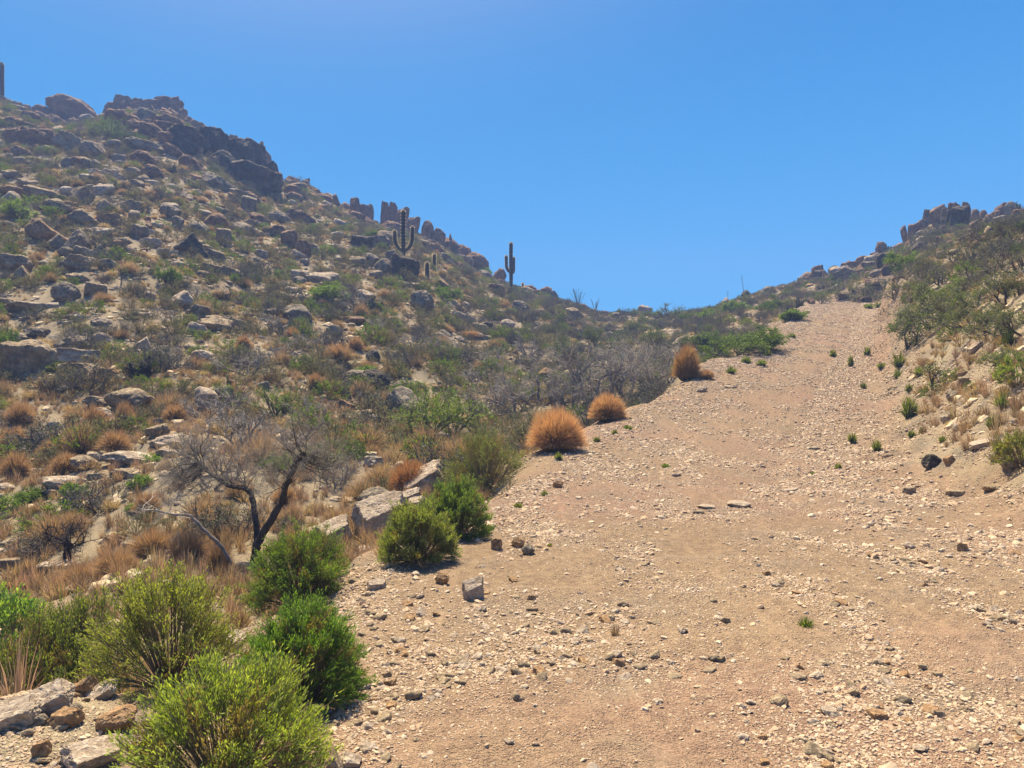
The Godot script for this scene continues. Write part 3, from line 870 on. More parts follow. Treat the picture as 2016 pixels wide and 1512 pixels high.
	for q in [[692, 1062, 24, 18, 0, 3, 1], [808, 990, 44, 26, -10, 3, 1], [822, 1000, 40, 22, -5, 3, 1], [790, 1020, 26, 14, 0, 3, 0], [742, 1160, 38, 18, -4, 3, 2], [165, 1372, 54, 30, -20, 4, 1], [200, 1378, 62, 26, -25, 3, 2], [130, 1432, 62, 30, -20, 4, 2], [150, 1408, 24, 22, 0, 5, 0], [80, 1428, 26, 20, 0, 5, 0], [230, 1440, 76, 38, -10, 4, 0], [82, 1490, 36, 28, -15, 4, 1], [460, 1280, 52, 34, 10, 3, 2], [655, 1545, 66, 60, 15, 0, 3], [690, 1512, 40, 22, 30, 3, 2], [445, 1330, 30, 20, 10, 3, 0], [720, 1090, 30, 16, 0, 3, 1], [870, 1150, 28, 22, 0, 4, 0], [1020, 1078, 26, 20, 0, 4, 0], [978, 1082, 24, 22, 0, 4, 1], [1040, 1092, 26, 20, 0, 5, 0], [1098, 960, 20, 14, 0, 4, 0], [930, 1060, 30, 14, 0, 3, 0], [585, 1190, 20, 10, 0, 3, 0], [1870, 915, 22, 18, -20, 4, 1], [1990, 928, 38, 24, 0, 5, 0], [1878, 788, 28, 20, -10, 5, 0], [1896, 742, 20, 12, 0, 4, 1], [1900, 760, 26, 20, 0, 0, 1], [1865, 830, 26, 14, -15, 3, 1], [1890, 845, 30, 12, 0, 3, 2], [1922, 690, 34, 16, -35, 3, 2], [1960, 905, 26, 12, 0, 3, 1], [1380, 772, 26, 12, -10, 3, 0], [1437, 764, 24, 5, 0, 3, 2], [1455, 998, 46, 9, 0, 3, 2], [1390, 1002, 36, 7, 0, 3, 2], [1375, 1012, 22, 6, 0, 5, 2], [1555, 968, 34, 5, -8, 3, 2], [1600, 884, 26, 4, 0, 3, 2], [1330, 938, 22, 6, 0, 3, 2], [1960, 965, 46, 10, -5, 0, 2], [1880, 975, 34, 10, -5, 0, 2], [1790, 972, 24, 12, 0, 5, 1], [850, 1005, 30, 16, 0, 4, 1], [1790, 1080, 22, 12, 0, 3, 0], [1895, 1085, 20, 16, 0, 4, 1]]:
		boulder(q[0], q[1], q[2], q[3], q[4], q[5], q[6], "", "rocks along the road's edges", "rock")

# ---------------------------------------------------------------- what grows and lies about the hillside
func clear_of(x: float, z: float, r: float) -> bool:
	for k in keep_clear:
		if absf(x - k[0]) < k[2] + r and absf(z - k[1]) < k[2] + r and Vector2(x - k[0], z - k[1]).length() < k[2] + r: return false
	return true

var kinds := {}
func build_kinds() -> void:
	# each kind: [meshes, material, words, noun, called, category, group, how many stand alone, default width in metres]
	var grey := []
	var green := []
	var rust := []
	var straw := []
	var olive := []
	for i in 3:
		var a := broom(0.5, 0.62, 60, 3, 4, 0.05, 0.016, Color(0.165, 0.195, 0.115), Color(0.27, 0.30, 0.185), 0.06, 0.02)
		join(a[0], a[1])
		grey.append(a[0].mesh())
		var b := broom(0.5, 0.6, 60, 3, 6, 0.055, 0.020, Color(0.11, 0.165, 0.045), Color(0.22, 0.29, 0.08), 0.12, 0.0)
		join(b[0], b[1])
		green.append(b[0].mesh())
		rust.append(tuft(0.5, 0.62, 700, 0.010, Color(0.22, 0.20, 0.12), Color(0.36, 0.28, 0.17), Color(0.46, 0.32, 0.19)).mesh())
		straw.append(tuft(0.5, 0.5, 240, 0.014, Color(0.28, 0.25, 0.13), Color(0.50, 0.42, 0.23), Color(0.62, 0.52, 0.30)).mesh())
		var e := tree_parts(7, 0.85, 1.1, 0.020, 3, Color(0.10, 0.085, 0.075), Color(0.20, 0.175, 0.16), 2, Color(0.12, 0.13, 0.06), 0.035)
		join(e[0], e[1])
		join(e[0], e[2])
		olive.append(e[0].mesh())
	kinds = {
		"grey": [grey, mats.dry, ["grey-green", "dull olive"], "shrub", "shrub", "shrub", "low shrubs of the hillside", 150],
		"green": [green, mats.leaf, ["leafy green", "dark green"], "shrub", "shrub", "shrub", "green shrubs of the hillside", 110],
		"rust": [rust, mats.dry, ["rusty brown", "orange-brown"], "tuft", "dry_tuft", "grass tuft", "rusty tufts of the hillside", 140],
		"straw": [straw, mats.dry, ["straw yellow", "pale straw"], "grass clump", "grass_clump", "grass clump", "straw grass clumps of the hillside", 90],
		"bare": [olive, mats.wood, ["bare grey", "leafless grey"], "twiggy shrub", "bare_shrub", "shrub", "bare shrubs of the hillside", 120],
	}

func join(a: Soup, b: Soup) -> void:
	var k := a.v.size()
	a.v.append_array(b.v)
	a.c.append_array(b.c)
	for q in b.x: a.x.append(q + k)

func ground_frame(x: float, z: float, w: float, h: float, lean := 0.25) -> Transform3D:
	var b := Basis(Vector3.UP, rnd(0, TAU))
	var n := slope_n(x, z).lerp(Vector3.UP, 1.0 - lean).normalized()
	var ax := Vector3.UP.cross(n)
	if ax.length() > 0.001: b = Basis(ax.normalized(), Vector3.UP.angle_to(n)) * b
	return Transform3D(b.scaled_local(Vector3(w, h, w)), Vector3(x, ht(x, z), z))

func hillside() -> void:
	var spots := {}
	for k in kinds: spots[k] = []
	var rocks := []
	for i in 46000:
		var d := sqrt(rnd(60.0 if i % 4 == 0 else 100.0, 13900.0))
		var px := rnd(-700, 2950)
		var x := (px - CX) / FOCAL * d
		var z := -d
		if d > sky_d(px) + 3.0 or grid_at(roadness, x, z) > 0.02: continue
		var on_bank := x > road_right(d) and d < 60
		var n := patch.get_noise_2d(x * 0.9, z * 0.9)
		var u := rng.randf()
		var low := sstep(26, 14, d) * (1.0 if px < 1000 else 0.0)
		if i % 20 < 7:                          # stones and boulders
			var rocky := lut([-200, 0.95, 500, 0.95, 700, 0.6, 1000, 0.35, 1200, 0.12, 1500, 0.15, 1800, 0.35, 2200, 0.35], px) * lerpf(1.0, 0.55, low)
			if on_bank: rocky = 0.5
			if rng.randf() > rocky + n * 0.5: continue
			var s := 0.22 * pow(rng.randf_range(0.03, 1.0), -0.62) * lerpf(0.7, 1.15, sstep(15, 60, d))
			if on_bank: s *= 0.55
			s = minf(s, 2.3)
			if not clear_of(x, z, s * 0.25): continue
			rocks.append([s / d, s, x, z, px, d])
			continue
		var k := "grey"
		if on_bank and d < 24:
			k = "straw" if u < 0.5 else "rust" if u < 0.65 else "bare" if u < 0.8 else "green"
		elif px > 1000:
			k = "bare" if u < 0.26 else "green" if u < 0.42 else "grey" if u < 0.76 else "straw"
		else:
			var ru := 0.06 + 0.24 * low
			k = "rust" if u < ru else "straw" if u < ru + 0.28 else "bare" if u < ru + 0.38 else "green" if u < ru + 0.50 + n * 0.2 else "grey"
		if d < 11 and px > -150 and px < 2150: continue
		if on_bank and d < 30 and rng.randf() < 0.3: continue
		var w := rnd(0.65, 1.55) * (0.85 + 0.35 * n)
		if k == "straw": w *= 0.6
		elif k == "rust": w *= 0.95
		elif k == "bare": w *= 1.25
		if on_bank and d < 24: w *= 0.55
		if px > 1150 and d > 40: w *= 0.78
		if d > sky_d(px) * 0.86: w *= 0.6
		if d < 14: w *= 0.7
		if not clear_of(x, z, w * 0.2): continue
		spots[k].append([w / d, w, x, z])
	for k in spots:
		var l: Array = spots[k]
		l.sort_custom(func(a, b): return a[0] > b[0])
		var kd: Array = kinds[k]
		var rest := [[], [], []]
		var tint := [[], [], []]
		var alone_here := 0
		for i in l.size():
			var q: Array = l[i]
			var t := ground_frame(q[2], q[3], q[1] * rnd(0.9, 1.2), q[1] * rnd(0.75, 1.15))
			var vis: bool = alone_here < kd[7] and to_px(t.origin).x > -10 and to_px(t.origin).x < 2026
			if vis:
				alone_here += 1
				var o := single(kd[0][i % 3], kd[1], kd[4], kd[5], t, kd[6])
				var px_w: float = q[0] * FOCAL
				tell_later(o, "%s %s" % ["broad" if px_w > 80 else "medium" if px_w > 45 else "small", kd[2][0]], kd[3], t.origin + Vector3(0, q[1] * 0.3, 0))
			else:
				rest[i % 3].append(t)
				var s := rnd(0.72, 1.2)
				tint[i % 3].append(Color(s * rnd(0.94, 1.06), s, s * rnd(0.92, 1.05)))
		for v in 3: scatter("far_" + kd[4] + "s", kd[0][v], kd[1], rest[v], tint[v])
	# small stones and straw that nobody would count
	var bits := [[], [], []]
	var bit_tint := [[], [], []]
	var wisps := [[], [], []]
	var wisp_tint := [[], [], []]
	for i in 140000:
		var d := sqrt(rnd(30.0, 13000.0))
		var px := rnd(-700, 2950)
		var x := (px - CX) / FOCAL * d
		if d > sky_d(px) + 2.0 or grid_at(roadness, x, -d) > 0.05: continue
		var n := patch.get_noise_2d(x * 1.3 + 11, -d * 1.3)
		if i % 2 == 0:
			if rng.randf() > 0.55 + n * 0.9: continue
			var s := rnd(0.07, 0.26)
			var sh := rnd(0.8, 1.35)
			var n2 := slope_n(x, -d, 0.8)
			var b := Basis(Vector3.UP, rnd(0, TAU))
			var ax := Vector3.UP.cross(n2)
			if ax.length() > 0.001: b = Basis(ax.normalized(), Vector3.UP.angle_to(n2)) * b
			bits[i % 3].append(Transform3D(b.scaled_local(Vector3(s * rnd(1.0, 1.7), s * rnd(0.4, 0.7), s)), Vector3(x, ht(x, -d) + s * 0.12, -d)))
			bit_tint[i % 3].append(Color(sh * rnd(0.95, 1.05), sh, sh))
		else:
			if rng.randf() > 0.6 - n * 0.8: continue
			var s := rnd(0.22, 0.5)
			var k := rnd(0.7, 1.1)
			wisps[i % 3].append(ground_frame(x, -d, s * 1.3, s))
			wisp_tint[i % 3].append(Color(k, k * rnd(0.9, 1.02), k * rnd(0.8, 1.1)))
	for v in 3:
		var m := rock(940 + v, 1, [1, 3, 2][v], 0, true)
		scatter("scree_stones", m, mats.pebble, bits[v], bit_tint[v])
		scatter("straw_wisps", tuft(0.5, 0.6, 26, 0.035, Color(0.24, 0.21, 0.12), Color(0.40, 0.33, 0.19), Color(0.50, 0.42, 0.25), 0.3).mesh(), mats.dry, wisps[v], wisp_tint[v])
	rocks.sort_custom(func(a, b): return a[0] > b[0])
	var low_rocks := []
	var where := [[], [], [], [], [], []]
	var tints := [[], [], [], [], [], []]
	for v in 6: low_rocks.append(rock(900 + v, 2, [0, 1, 2, 3, 1, 2][v], 0))
	var alone := 0
	for q in rocks:
		var x: float = q[2]
		var z: float = q[3]
		var s: float = q[1]
		var px: float = q[4]
		var high := sstep(60, 100, q[5])
		var u := rng.randf() + patch.get_noise_2d(x * 0.6 + 40, z * 0.6) * 0.35
		var tone := 3 if u < 0.42 - 0.3 * high else 0 if u < 0.58 else 5 if u < 0.78 else 1 if u < 0.95 - 0.0 * high else 4
		if high > 0.4 and u > 0.35: tone = 1 if u < 0.75 else 5
		var shape: int = [0, 1, 2, 2, 3, 1][rng.randi() % 6]
		var hgt: float = s * rnd(0.45, 0.85) * (0.6 if shape == 2 else 1.0)
		var n := slope_n(x, z, 1.0)
		var b := Basis(Vector3.UP, rnd(0, TAU))
		var ax := Vector3.UP.cross(n)
		if ax.length() > 0.001: b = Basis(ax.normalized(), Vector3.UP.angle_to(n) * rnd(0.3, 1.1)) * b
		var t := Transform3D(b.scaled_local(Vector3(s, hgt, s * rnd(0.65, 1.0))), Vector3(x, ht(x, z) + hgt * rnd(0.12, 0.3), z))
		if alone < 45 and px > 0 and px < 2016:
			alone += 1
			var o := single(get_rock(shape, tone, false, alone % 3), mats.rock, "boulder", "boulder", t, "boulders of the hillside")
			var pw: float = q[0] * FOCAL
			tell_later(o, "%s %s %s" % ["large" if pw > 55 else "medium" if pw > 30 else "small", TONE_WORD[tone], SHAPE_WORD[shape]], "boulder", t.origin)
		else:
			var v := rng.randi() % 6
			where[v].append(t)
			var tn: Color = TONES[tone][0]
			var base: Color = TONES[0][0]
			var sh := rnd(0.85, 1.15)
			tints[v].append(Color(tn.r / base.r * sh, tn.g / base.g * sh, tn.b / base.b * sh))
	for v in 6: scatter("hillside_rubble", low_rocks[v], mats.rock, where[v], tints[v])

func gravel() -> void:
	var road: Node = get_node("dirt_road")
	var m := []
	for v in 6: m.append(rock(700 + v, 1, 1 if v % 2 == 0 else 3, 0, true))
	var pale: Color = TONES[0][0]
	var hues := [Color(0.441, 0.327, 0.213), Color(0.471, 0.380, 0.274), Color(0.410, 0.281, 0.182), Color(0.380, 0.319, 0.251), Color(0.46, 0.37, 0.27), Color(0.319, 0.228, 0.160)]
	var where := [[], [], [], [], [], []]
	var tints := [[], [], [], [], [], []]
	var big := []
	for i in 760000:
		var grit := i % 2 == 1                   # fine grit close by
		var d := pow(rng.randf(), 1.35) * 62.0 + 2.3 if not grit else 2.2 + 26.0 * pow(rng.randf(), 1.7)
		var wide := rnd(-1.6, 3.2) if d < 14 else rnd(-1.2, 1.6)
		var x := rnd(road_left(d) - 1.7, road_right(d) + 1.6 + (1.5 if d < 20 else 0.0))
		var z := -d
		var px := CX + FOCAL * x / d
		if px < -600 or px > 2700: continue
		var across := (x - road_left(d)) / (road_right(d) - road_left(d))
		var n := patch.get_noise_2d(x * 2.2, z * 1.1)
		var thick := 0.55 + n * 1.0
		thick += 0.35 * exp(-pow((across - 0.04) / 0.09, 2.0)) + 0.55 * exp(-pow((across - 0.88) / 0.16, 2.0)) * sstep(4, 8, d)
		if across > 0.35 and across < 0.72 and d > 8: thick -= 0.25
		if d > 11: thick += 0.18
		if grit: thick = (0.45 + n * 1.0) * (1.0 - sstep(12, 28, d))
		if rng.randf() > thick * 0.9: continue
		var s := 0.0075 * pow(rng.randf_range(0.006, 1.0), -0.47) * (0.8 + d * 0.035)
		if grit: s = rnd(0.005, 0.0125) * (0.9 + 0.07 * d)
		s *= 1.0 + 0.6 * sstep(0.5, 1.0, thick)
		s = minf(s, 0.085)
		var b := Basis.from_euler(Vector3(rnd(-0.5, 0.5), rnd(0, TAU), rnd(-0.5, 0.5)))
		var hh := s * rnd(0.35, 0.65)
		var t := Transform3D(b.scaled_local(Vector3(s * rnd(0.8, 1.3), hh, s)), Vector3(x, ht(x, z) + hh * 0.10, z))
		var sh := rnd(0.8, 1.12)
		var c: Color = hues[rng.randi() % 6]
		c = c.lerp(Color(0.42, 0.31, 0.205), 0.55 if grit else 0.30)
		c = Color(c.r / pale.r * sh, c.g / pale.g * sh, c.b / pale.b * sh)
		big.append([s / d, t, c])
	big.sort_custom(func(a, b): return a[0] > b[0])
	var stones := []
	for v in 12: stones.append(rock(760 + v, 2, [1, 3, 1, 2][v % 4], [0, 3, 4, 0, 0, 3][v % 6], v % 3 != 0))
	var shown := 0
	for i in big.size():
		var at := to_px(big[i][1].origin)
		if shown < 280 and at.x > 0 and at.x < 2016 and at.y < 1512:
			shown += 1
			var o := MeshInstance3D.new()
			o.name = "stone"
			o.mesh = stones[i % 12]
			o.material_override = mats.stone
			o.transform = big[i][1]
			road.add_child(o, true)
		else:
			where[i % 6].append(big[i][1])
			tints[i % 6].append(big[i][2])
	for v in 6: scatter("road_gravel", m[v], mats.pebble, where[v], tints[v])

# ---------------------------------------------------------------- the plants one can point to
func at_depth(px: float, d: float) -> Vector3:
	var x := (px - CX) / FOCAL * d
	return Vector3(x, ht(x, -d), -d)

func bush(p: Vector3, a: Array, label: String, group := "") -> void:
	var o := thing("bush", "bush", p, label, group)
	part(a[0], "stems", mats.wood, o)
	part(a[1], "foliage", mats.leaf, o)
	keep_clear.append([p.x, p.z, 0.3])

func scale_at(p: Vector3, pixels: float) -> float:
	return pixels * -p.z / FOCAL

func road_bushes() -> void:
	var g1 := Color(0.134, 0.209, 0.059)
	var y1 := Color(0.353, 0.411, 0.115)
	var p := at_depth(440, 3.05)
	bush(p, broom(0.40, 0.52, 170, 6, 24, 0.022, 0.0058, Color(0.216, 0.276, 0.082), Color(0.469, 0.525, 0.155), 0.06, 0.1), "bright yellow-green bush at the very front of the road bank", "green bushes along the road bank")
	p = cast(335, 1345)
	bush(p, broom(scale_at(p, 148), scale_at(p, 235), 120, 6, 24, 0.020, 0.006, Color(0.226, 0.249, 0.085), Color(0.420, 0.426, 0.151), 0.04, 0.12), "airy yellow-green bush with bare dark stems above the bank rocks", "green bushes along the road bank")
	p = cast(592, 1372)
	bush(p, broom(scale_at(p, 122), scale_at(p, 182), 210, 6, 30, 0.021, 0.0052, Color(0.097, 0.165, 0.052), Color(0.223, 0.345, 0.094), 0.08, 0.02), "dense deep green dome bush behind the front bush", "green bushes along the road bank")
	p = cast(592, 1188)
	bush(p, broom(scale_at(p, 108), scale_at(p, 148), 210, 6, 30, 0.023, 0.0058, Color(0.111, 0.173, 0.056), Color(0.233, 0.318, 0.099), 0.19, 0.02), "green dome bush with rusty brown patches below the cream wedge rock", "green bushes along the road bank")
	p = cast(822, 1098)
	bush(p, broom(scale_at(p, 76), scale_at(p, 112), 190, 6, 27, 0.026, 0.0065, Color(0.169, 0.210, 0.079), Color(0.347, 0.366, 0.149), 0.11, 0.05), "yellowish green bush in front of the big pale block", "green bushes along the road bank")
	p = cast(898, 1056)
	bush(p, broom(scale_at(p, 68), scale_at(p, 112), 190, 6, 27, 0.026, 0.0065, Color(0.127, 0.188, 0.070), Color(0.263, 0.348, 0.123), 0.05, 0.05), "fresh green bush crowding the yellowish one on the bank", "green bushes along the road bank")
	p = cast(956, 972)
	bush(p, broom(scale_at(p, 88), scale_at(p, 124), 210, 6, 23, 0.033, 0.008, Color(0.158, 0.168, 0.097), Color(0.273, 0.293, 0.146), 0.20, 0.06), "olive broom-like bush with a dark fan of stems and a grey crown", "green bushes along the road bank")
	p = cast(2012, 915)
	bush(p, broom(scale_at(p, 58), scale_at(p, 66), 110, 4, 12, 0.05, 0.011, Color(0.168, 0.204, 0.079), Color(0.371, 0.325, 0.147), 0.14, 0.05), "green bush with orange tips at the foot of the cut bank")
	p = at_depth(60, 5.4)
	bush(p, broom(0.50, 0.80, 150, 6, 20, 0.026, 0.008, Color(0.139, 0.174, 0.069), Color(0.258, 0.292, 0.112), 0.16, 0.05), "tall dull green bush below the corner rocks, at the frame's edge")
	p = at_depth(165, 5.7)
	bush(p, broom(0.46, 0.85, 150, 6, 20, 0.026, 0.008, Color(0.139, 0.174, 0.069), Color(0.272, 0.292, 0.113), 0.16, 0.05), "dull green bush below the bank beside the airy yellow-green bush")
	p = at_depth(15, 7.6)
	bush(p, broom(0.42, 0.75, 90, 5, 14, 0.045, 0.016, Color(0.175, 0.274, 0.079), Color(0.358, 0.492, 0.147), 0.02, 0.0), "vivid green leafy bush at the left edge of the wash")
	p = cast(2000, 760)
	bush(p, broom(scale_at(p, 40), scale_at(p, 60), 70, 4, 11, 0.05, 0.014, Color(0.185, 0.232, 0.082), Color(0.351, 0.408, 0.153), 0.09, 0.05), "light green bush on the cut bank at the right edge")

func dry_tuft(px: float, py: float, w: float, h: float, blades: int, label: String, foot := Color(0.19, 0.18, 0.10), mid := Color(0.53, 0.355, 0.175), tip := Color(0.78, 0.48, 0.24)) -> void:
	var p := cast(px, py)
	var o := thing("dry_bush", "dry bush", p, label)
	var d := -p.z
	part(tuft(w * 0.5 * d / FOCAL, h * d / FOCAL, blades * 2, 0.00068 * d, foot, mid, tip, 0.06), "stalks", mats.dry, o)
	var so := Soup.new()
	for i in 14:
		var e := on_dome(w * 0.3 * d / FOCAL, h * 0.5 * d / FOCAL, 0.3)
		so.tube(bez(Vector3(0, -0.05, 0), e * 0.5 + jit(0.03), e, 3), 0.007, 0.003, 3, Color(0.1, 0.085, 0.07), Color(0.2, 0.15, 0.1))
	part(so, "stems", mats.wood, o)
	keep_clear.append([p.x, p.z, 0.5])

func green_tuft(px: float, py: float, w: float, h: float, blades: int, label: String, tip := Color(0.20, 0.27, 0.06)) -> void:
	var p := cast(px, py)
	var d := -p.z
	var o := single(tuft(w * 0.5 * d / FOCAL, h * d / FOCAL, blades, 0.0012 * d, Color(0.10, 0.11, 0.05), Color(0.12, 0.18, 0.04), tip, 0.2).mesh(), mats.leaf, "green_tuft", "grass tuft", Transform3D(Basis(), p))
	if label: o.set_meta("label", label)
	else: tell_later(o, "small green", "tuft", p)

func tufts() -> void:
	dry_tuft(1095, 886, 138, 92, 3600, "large round orange dry bush on the road's edge")
	dry_tuft(1196, 828, 88, 60, 2600, "smaller round orange dry bush with a green foot further up the edge", Color(0.15, 0.17, 0.085), Color(0.38, 0.28, 0.14))
	dry_tuft(808, 968, 110, 72, 2200, "rusty dry bush behind the pinkish slab", Color(0.2, 0.14, 0.07), Color(0.36, 0.20, 0.09), Color(0.45, 0.24, 0.10))
	dry_tuft(1352, 748, 70, 78, 1500, "tall orange and green broom bush at the grove's end", Color(0.16, 0.13, 0.06), Color(0.30, 0.21, 0.07), Color(0.48, 0.27, 0.10))
	for q in [[225, 888, 80, 46], [100, 905, 70, 44], [30, 885, 76, 54], [40, 835, 70, 52], [185, 850, 62, 60], [245, 845, 50, 62], [665, 712, 84, 42], [345, 830, 60, 40], [130, 930, 76, 46], [30, 940, 76, 60], [300, 1090, 110, 60], [370, 1100, 100, 66], [230, 1130, 110, 60], [160, 1150, 110, 50], [290, 1010, 70, 50], [430, 1120, 70, 60], [620, 770, 40, 40], [480, 690, 40, 34], [575, 670, 40, 30], [700, 690, 40, 30], [925, 665, 60, 16], [1390, 745, 40, 20], [560, 990, 60, 40], [1530, 668, 22, 16]]:
		var p := cast(q[0], q[1])
		var d := -p.z
		var o := single(tuft(q[2] * 0.5 * d / FOCAL, q[3] * d / FOCAL, 1700, 0.0007 * d, Color(0.21, 0.18, 0.10), Color(0.36, 0.26, 0.145), Color(0.47, 0.30, 0.17), 0.08).mesh(), mats.dry, "dry_tuft", "grass tuft", Transform3D(Basis(), p), "rusty tufts of the hillside")
		tell_later(o, "dense rusty", "tuft", p + Vector3(0, 0.2, 0))
		keep_clear.append([p.x, p.z, 0.25])
	green_tuft(1587, 1232, 46, 22, 110, "little bright green grass tuft alone on the gravel")
	green_tuft(1790, 822, 46, 50, 260, "green tuft with rusty tips where the cut bank begins", Color(0.28, 0.26, 0.07))
	for q in [[1020, 1000, 24, 14], [1072, 975, 20, 12], [1100, 905, 24, 18], [1175, 870, 20, 14], [1210, 855, 18, 12], [1236, 845, 24, 10], [1310, 920, 22, 10], [1678, 872, 28, 26], [1726, 888, 28, 30], [1675, 722, 18, 26], [1640, 702, 20, 16], [1707, 700, 20, 22], [1735, 725, 24, 16], [1770, 722, 44, 36], [1768, 745, 24, 24], [1810, 740, 34, 24], [1955, 845, 40, 40], [1975, 805, 44, 40], [1985, 680, 44, 44], [1650, 922, 20, 12], [1600, 935, 14, 8], [1795, 860, 22, 16], [1815, 855, 18, 16], [1700, 765, 16, 16], [1500, 720, 30, 16], [1512, 700, 20, 14], [1470, 715, 28, 18], [1440, 735, 30, 18], [1560, 665, 20, 12], [1710, 608, 30, 14], [1730, 606, 26, 16], [1790, 770, 20, 18], [1855, 870, 18, 14], [1082, 1075, 14, 8]]:
		green_tuft(q[0], q[1], q[2], q[3], 120, "", Color(0.20, 0.26, 0.06).lerp(Color(0.33, 0.27, 0.10), rng.randf()))
	# a dead twig tuft on the gravel
	var p := cast(1212, 1250)
	var o := single(tuft(0.055, 0.10, 60, 0.004, Color(0.2, 0.16, 0.12), Color(0.28, 0.22, 0.16), Color(0.32, 0.26, 0.2), 0.3).mesh(), mats.dry, "dead_tuft", "dry tuft", Transform3D(Basis(), p))
	o.set_meta("label", "dead grey twig tuft on the gravel left of the road's middle")

func tree(px: float, py: float, h: float, spread: float, stems: int, top: int, bark: Color, twig: Color, leafy: int, leaf: Color, words: String, label := "", depth := 0.0, wide := 1.0) -> void:
	var p := cast(px, py) if depth == 0.0 else at_depth(px, depth)
	p.y = ht(p.x, p.z)
	var d := -p.z
	var H := h * d / FOCAL
	var parts := tree_parts(stems, H, spread, clampf(H * 0.028, 0.015, 0.09), top, bark, twig, leafy, leaf, clampf(0.0022 * d, 0.025, 0.09))
	var o := thing("desert_tree", "tree", p, label, "desert trees and tall shrubs")
	o.scale = Vector3(wide, 1, wide)
	part(parts[0], "branches", mats.wood, o)
	part(parts[1], "twigs", mats.wood, o)
	if parts[2].v.size() > 0: part(parts[2], "leaves", mats.leaf, o)
	keep_clear.append([p.x, p.z, 0.5])
	if label == "": tell_later(o, words, "tree", p + Vector3(0, H * 0.5, 0))

func limb(from_px: Array, d: float, r0: float, r1: float, so: Soup, c0: Color, c1: Color, sway: float) -> PackedVector3Array:
	var pts := PackedVector3Array()
	for i in range(0, from_px.size(), 2):
		var w := rnd(-2.5, 2.5) if i > 1 else 0.0
		var q := Vector3((from_px[i] + w - CX) / FOCAL * d, EYE + (CY - from_px[i + 1]) / FOCAL * d, -d)
		q.z += sway * i * 0.5
		pts.append(q)
	var rough := PackedVector3Array()
	for i in pts.size() - 1:
		var a := pts[maxi(i - 1, 0)]
		var e := pts[mini(i + 2, pts.size() - 1)]
		for k in 6: rough.append(pts[i].cubic_interpolate(pts[i + 1], a, e, k / 6.0) + jit(r0 * 0.16))
	rough.append(pts[pts.size() - 1])
	so.tube(rough, r0, r1, 8, c0, c1)
	for k in so.v.size():                        # furrowed bark
		so.v[k] += jit(r1 * 0.22)
		so.c[k] = so.c[k] * rnd(0.7, 1.7)
	return pts

func mesquite() -> void:
	# a fork of two dark limbs with a third, dead and pale, reaching out to the left
	var d := 10.6
	var base := at_depth(505, d)
	var o := thing("mesquite_tree", "tree", base, "dark forked mesquite with drooping grey twigs behind the road bank")
	var bark := Color(0.04, 0.035, 0.032)
	var grey := Color(0.36, 0.315, 0.25)
	var tw := [Soup.new(), Soup.new(), Soup.new()]
	var runs := []
	var t1 := Soup.new()
	runs.append(limb([500, 1115, 508, 1075, 530, 1036, 563, 990, 580, 950, 592, 925, 612, 893, 626, 884], d, 0.060, 0.028, t1, bark, bark * 1.2, 0.10))
	var t2 := Soup.new()
	runs.append(limb([502, 1112, 500, 1060, 494, 1020, 480, 985, 466, 970, 432, 966, 395, 950, 366, 930, 352, 920], d, 0.050, 0.022, t2, bark, bark * 1.3, -0.09))
	var t3 := Soup.new()
	var dead := limb([458, 1112, 432, 1072, 404, 1042, 385, 1018, 374, 1012, 345, 1010, 316, 1002, 290, 1001], d - 0.6, 0.026, 0.008, t3, Color(0.09, 0.08, 0.075), Color(0.30, 0.27, 0.24), 0.02)
	for run in runs:
		var n: int = run.size()
		for i in range(4, n):
			var many := 6 if i < n - 3 else 9
			for k in many:
				var dir := (Vector3(rnd(-1, 1), rnd(-0.15, 0.8), rnd(-1, 1))).normalized()
				if i > n - 3 and k > 2: dir = Vector3(0.8 if run == runs[0] else -0.5, -0.45, rnd(-0.6, 0.6)).normalized()
				grow(tw, run[i] + jit(0.02), dir, rnd(0.26, 0.42), 0.007 if i < n - 2 else 0.010, 0, 5, bark, grey, 0, Color.GREEN, 0.02, 0.05)
	for i in range(3, dead.size()):
		grow(tw, dead[i], Vector3(rnd(-0.6, 0.4), rnd(-0.2, 0.9), rnd(-1, 1)).normalized(), 0.3, 0.007, 1, 4, grey, Color(0.34, 0.31, 0.28), 0, Color.GREEN, 0.02, 0.05)
	for pr in [[t1, "limb"], [t2, "limb"], [t3, "dead_limb"], [tw[0], "branches"], [tw[1], "twigs"]]:
		for i in pr[0].v.size(): pr[0].v[i] -= base
		part(pr[0], pr[1], mats.wood, o)
	keep_clear.append([base.x, base.z, 0.6])

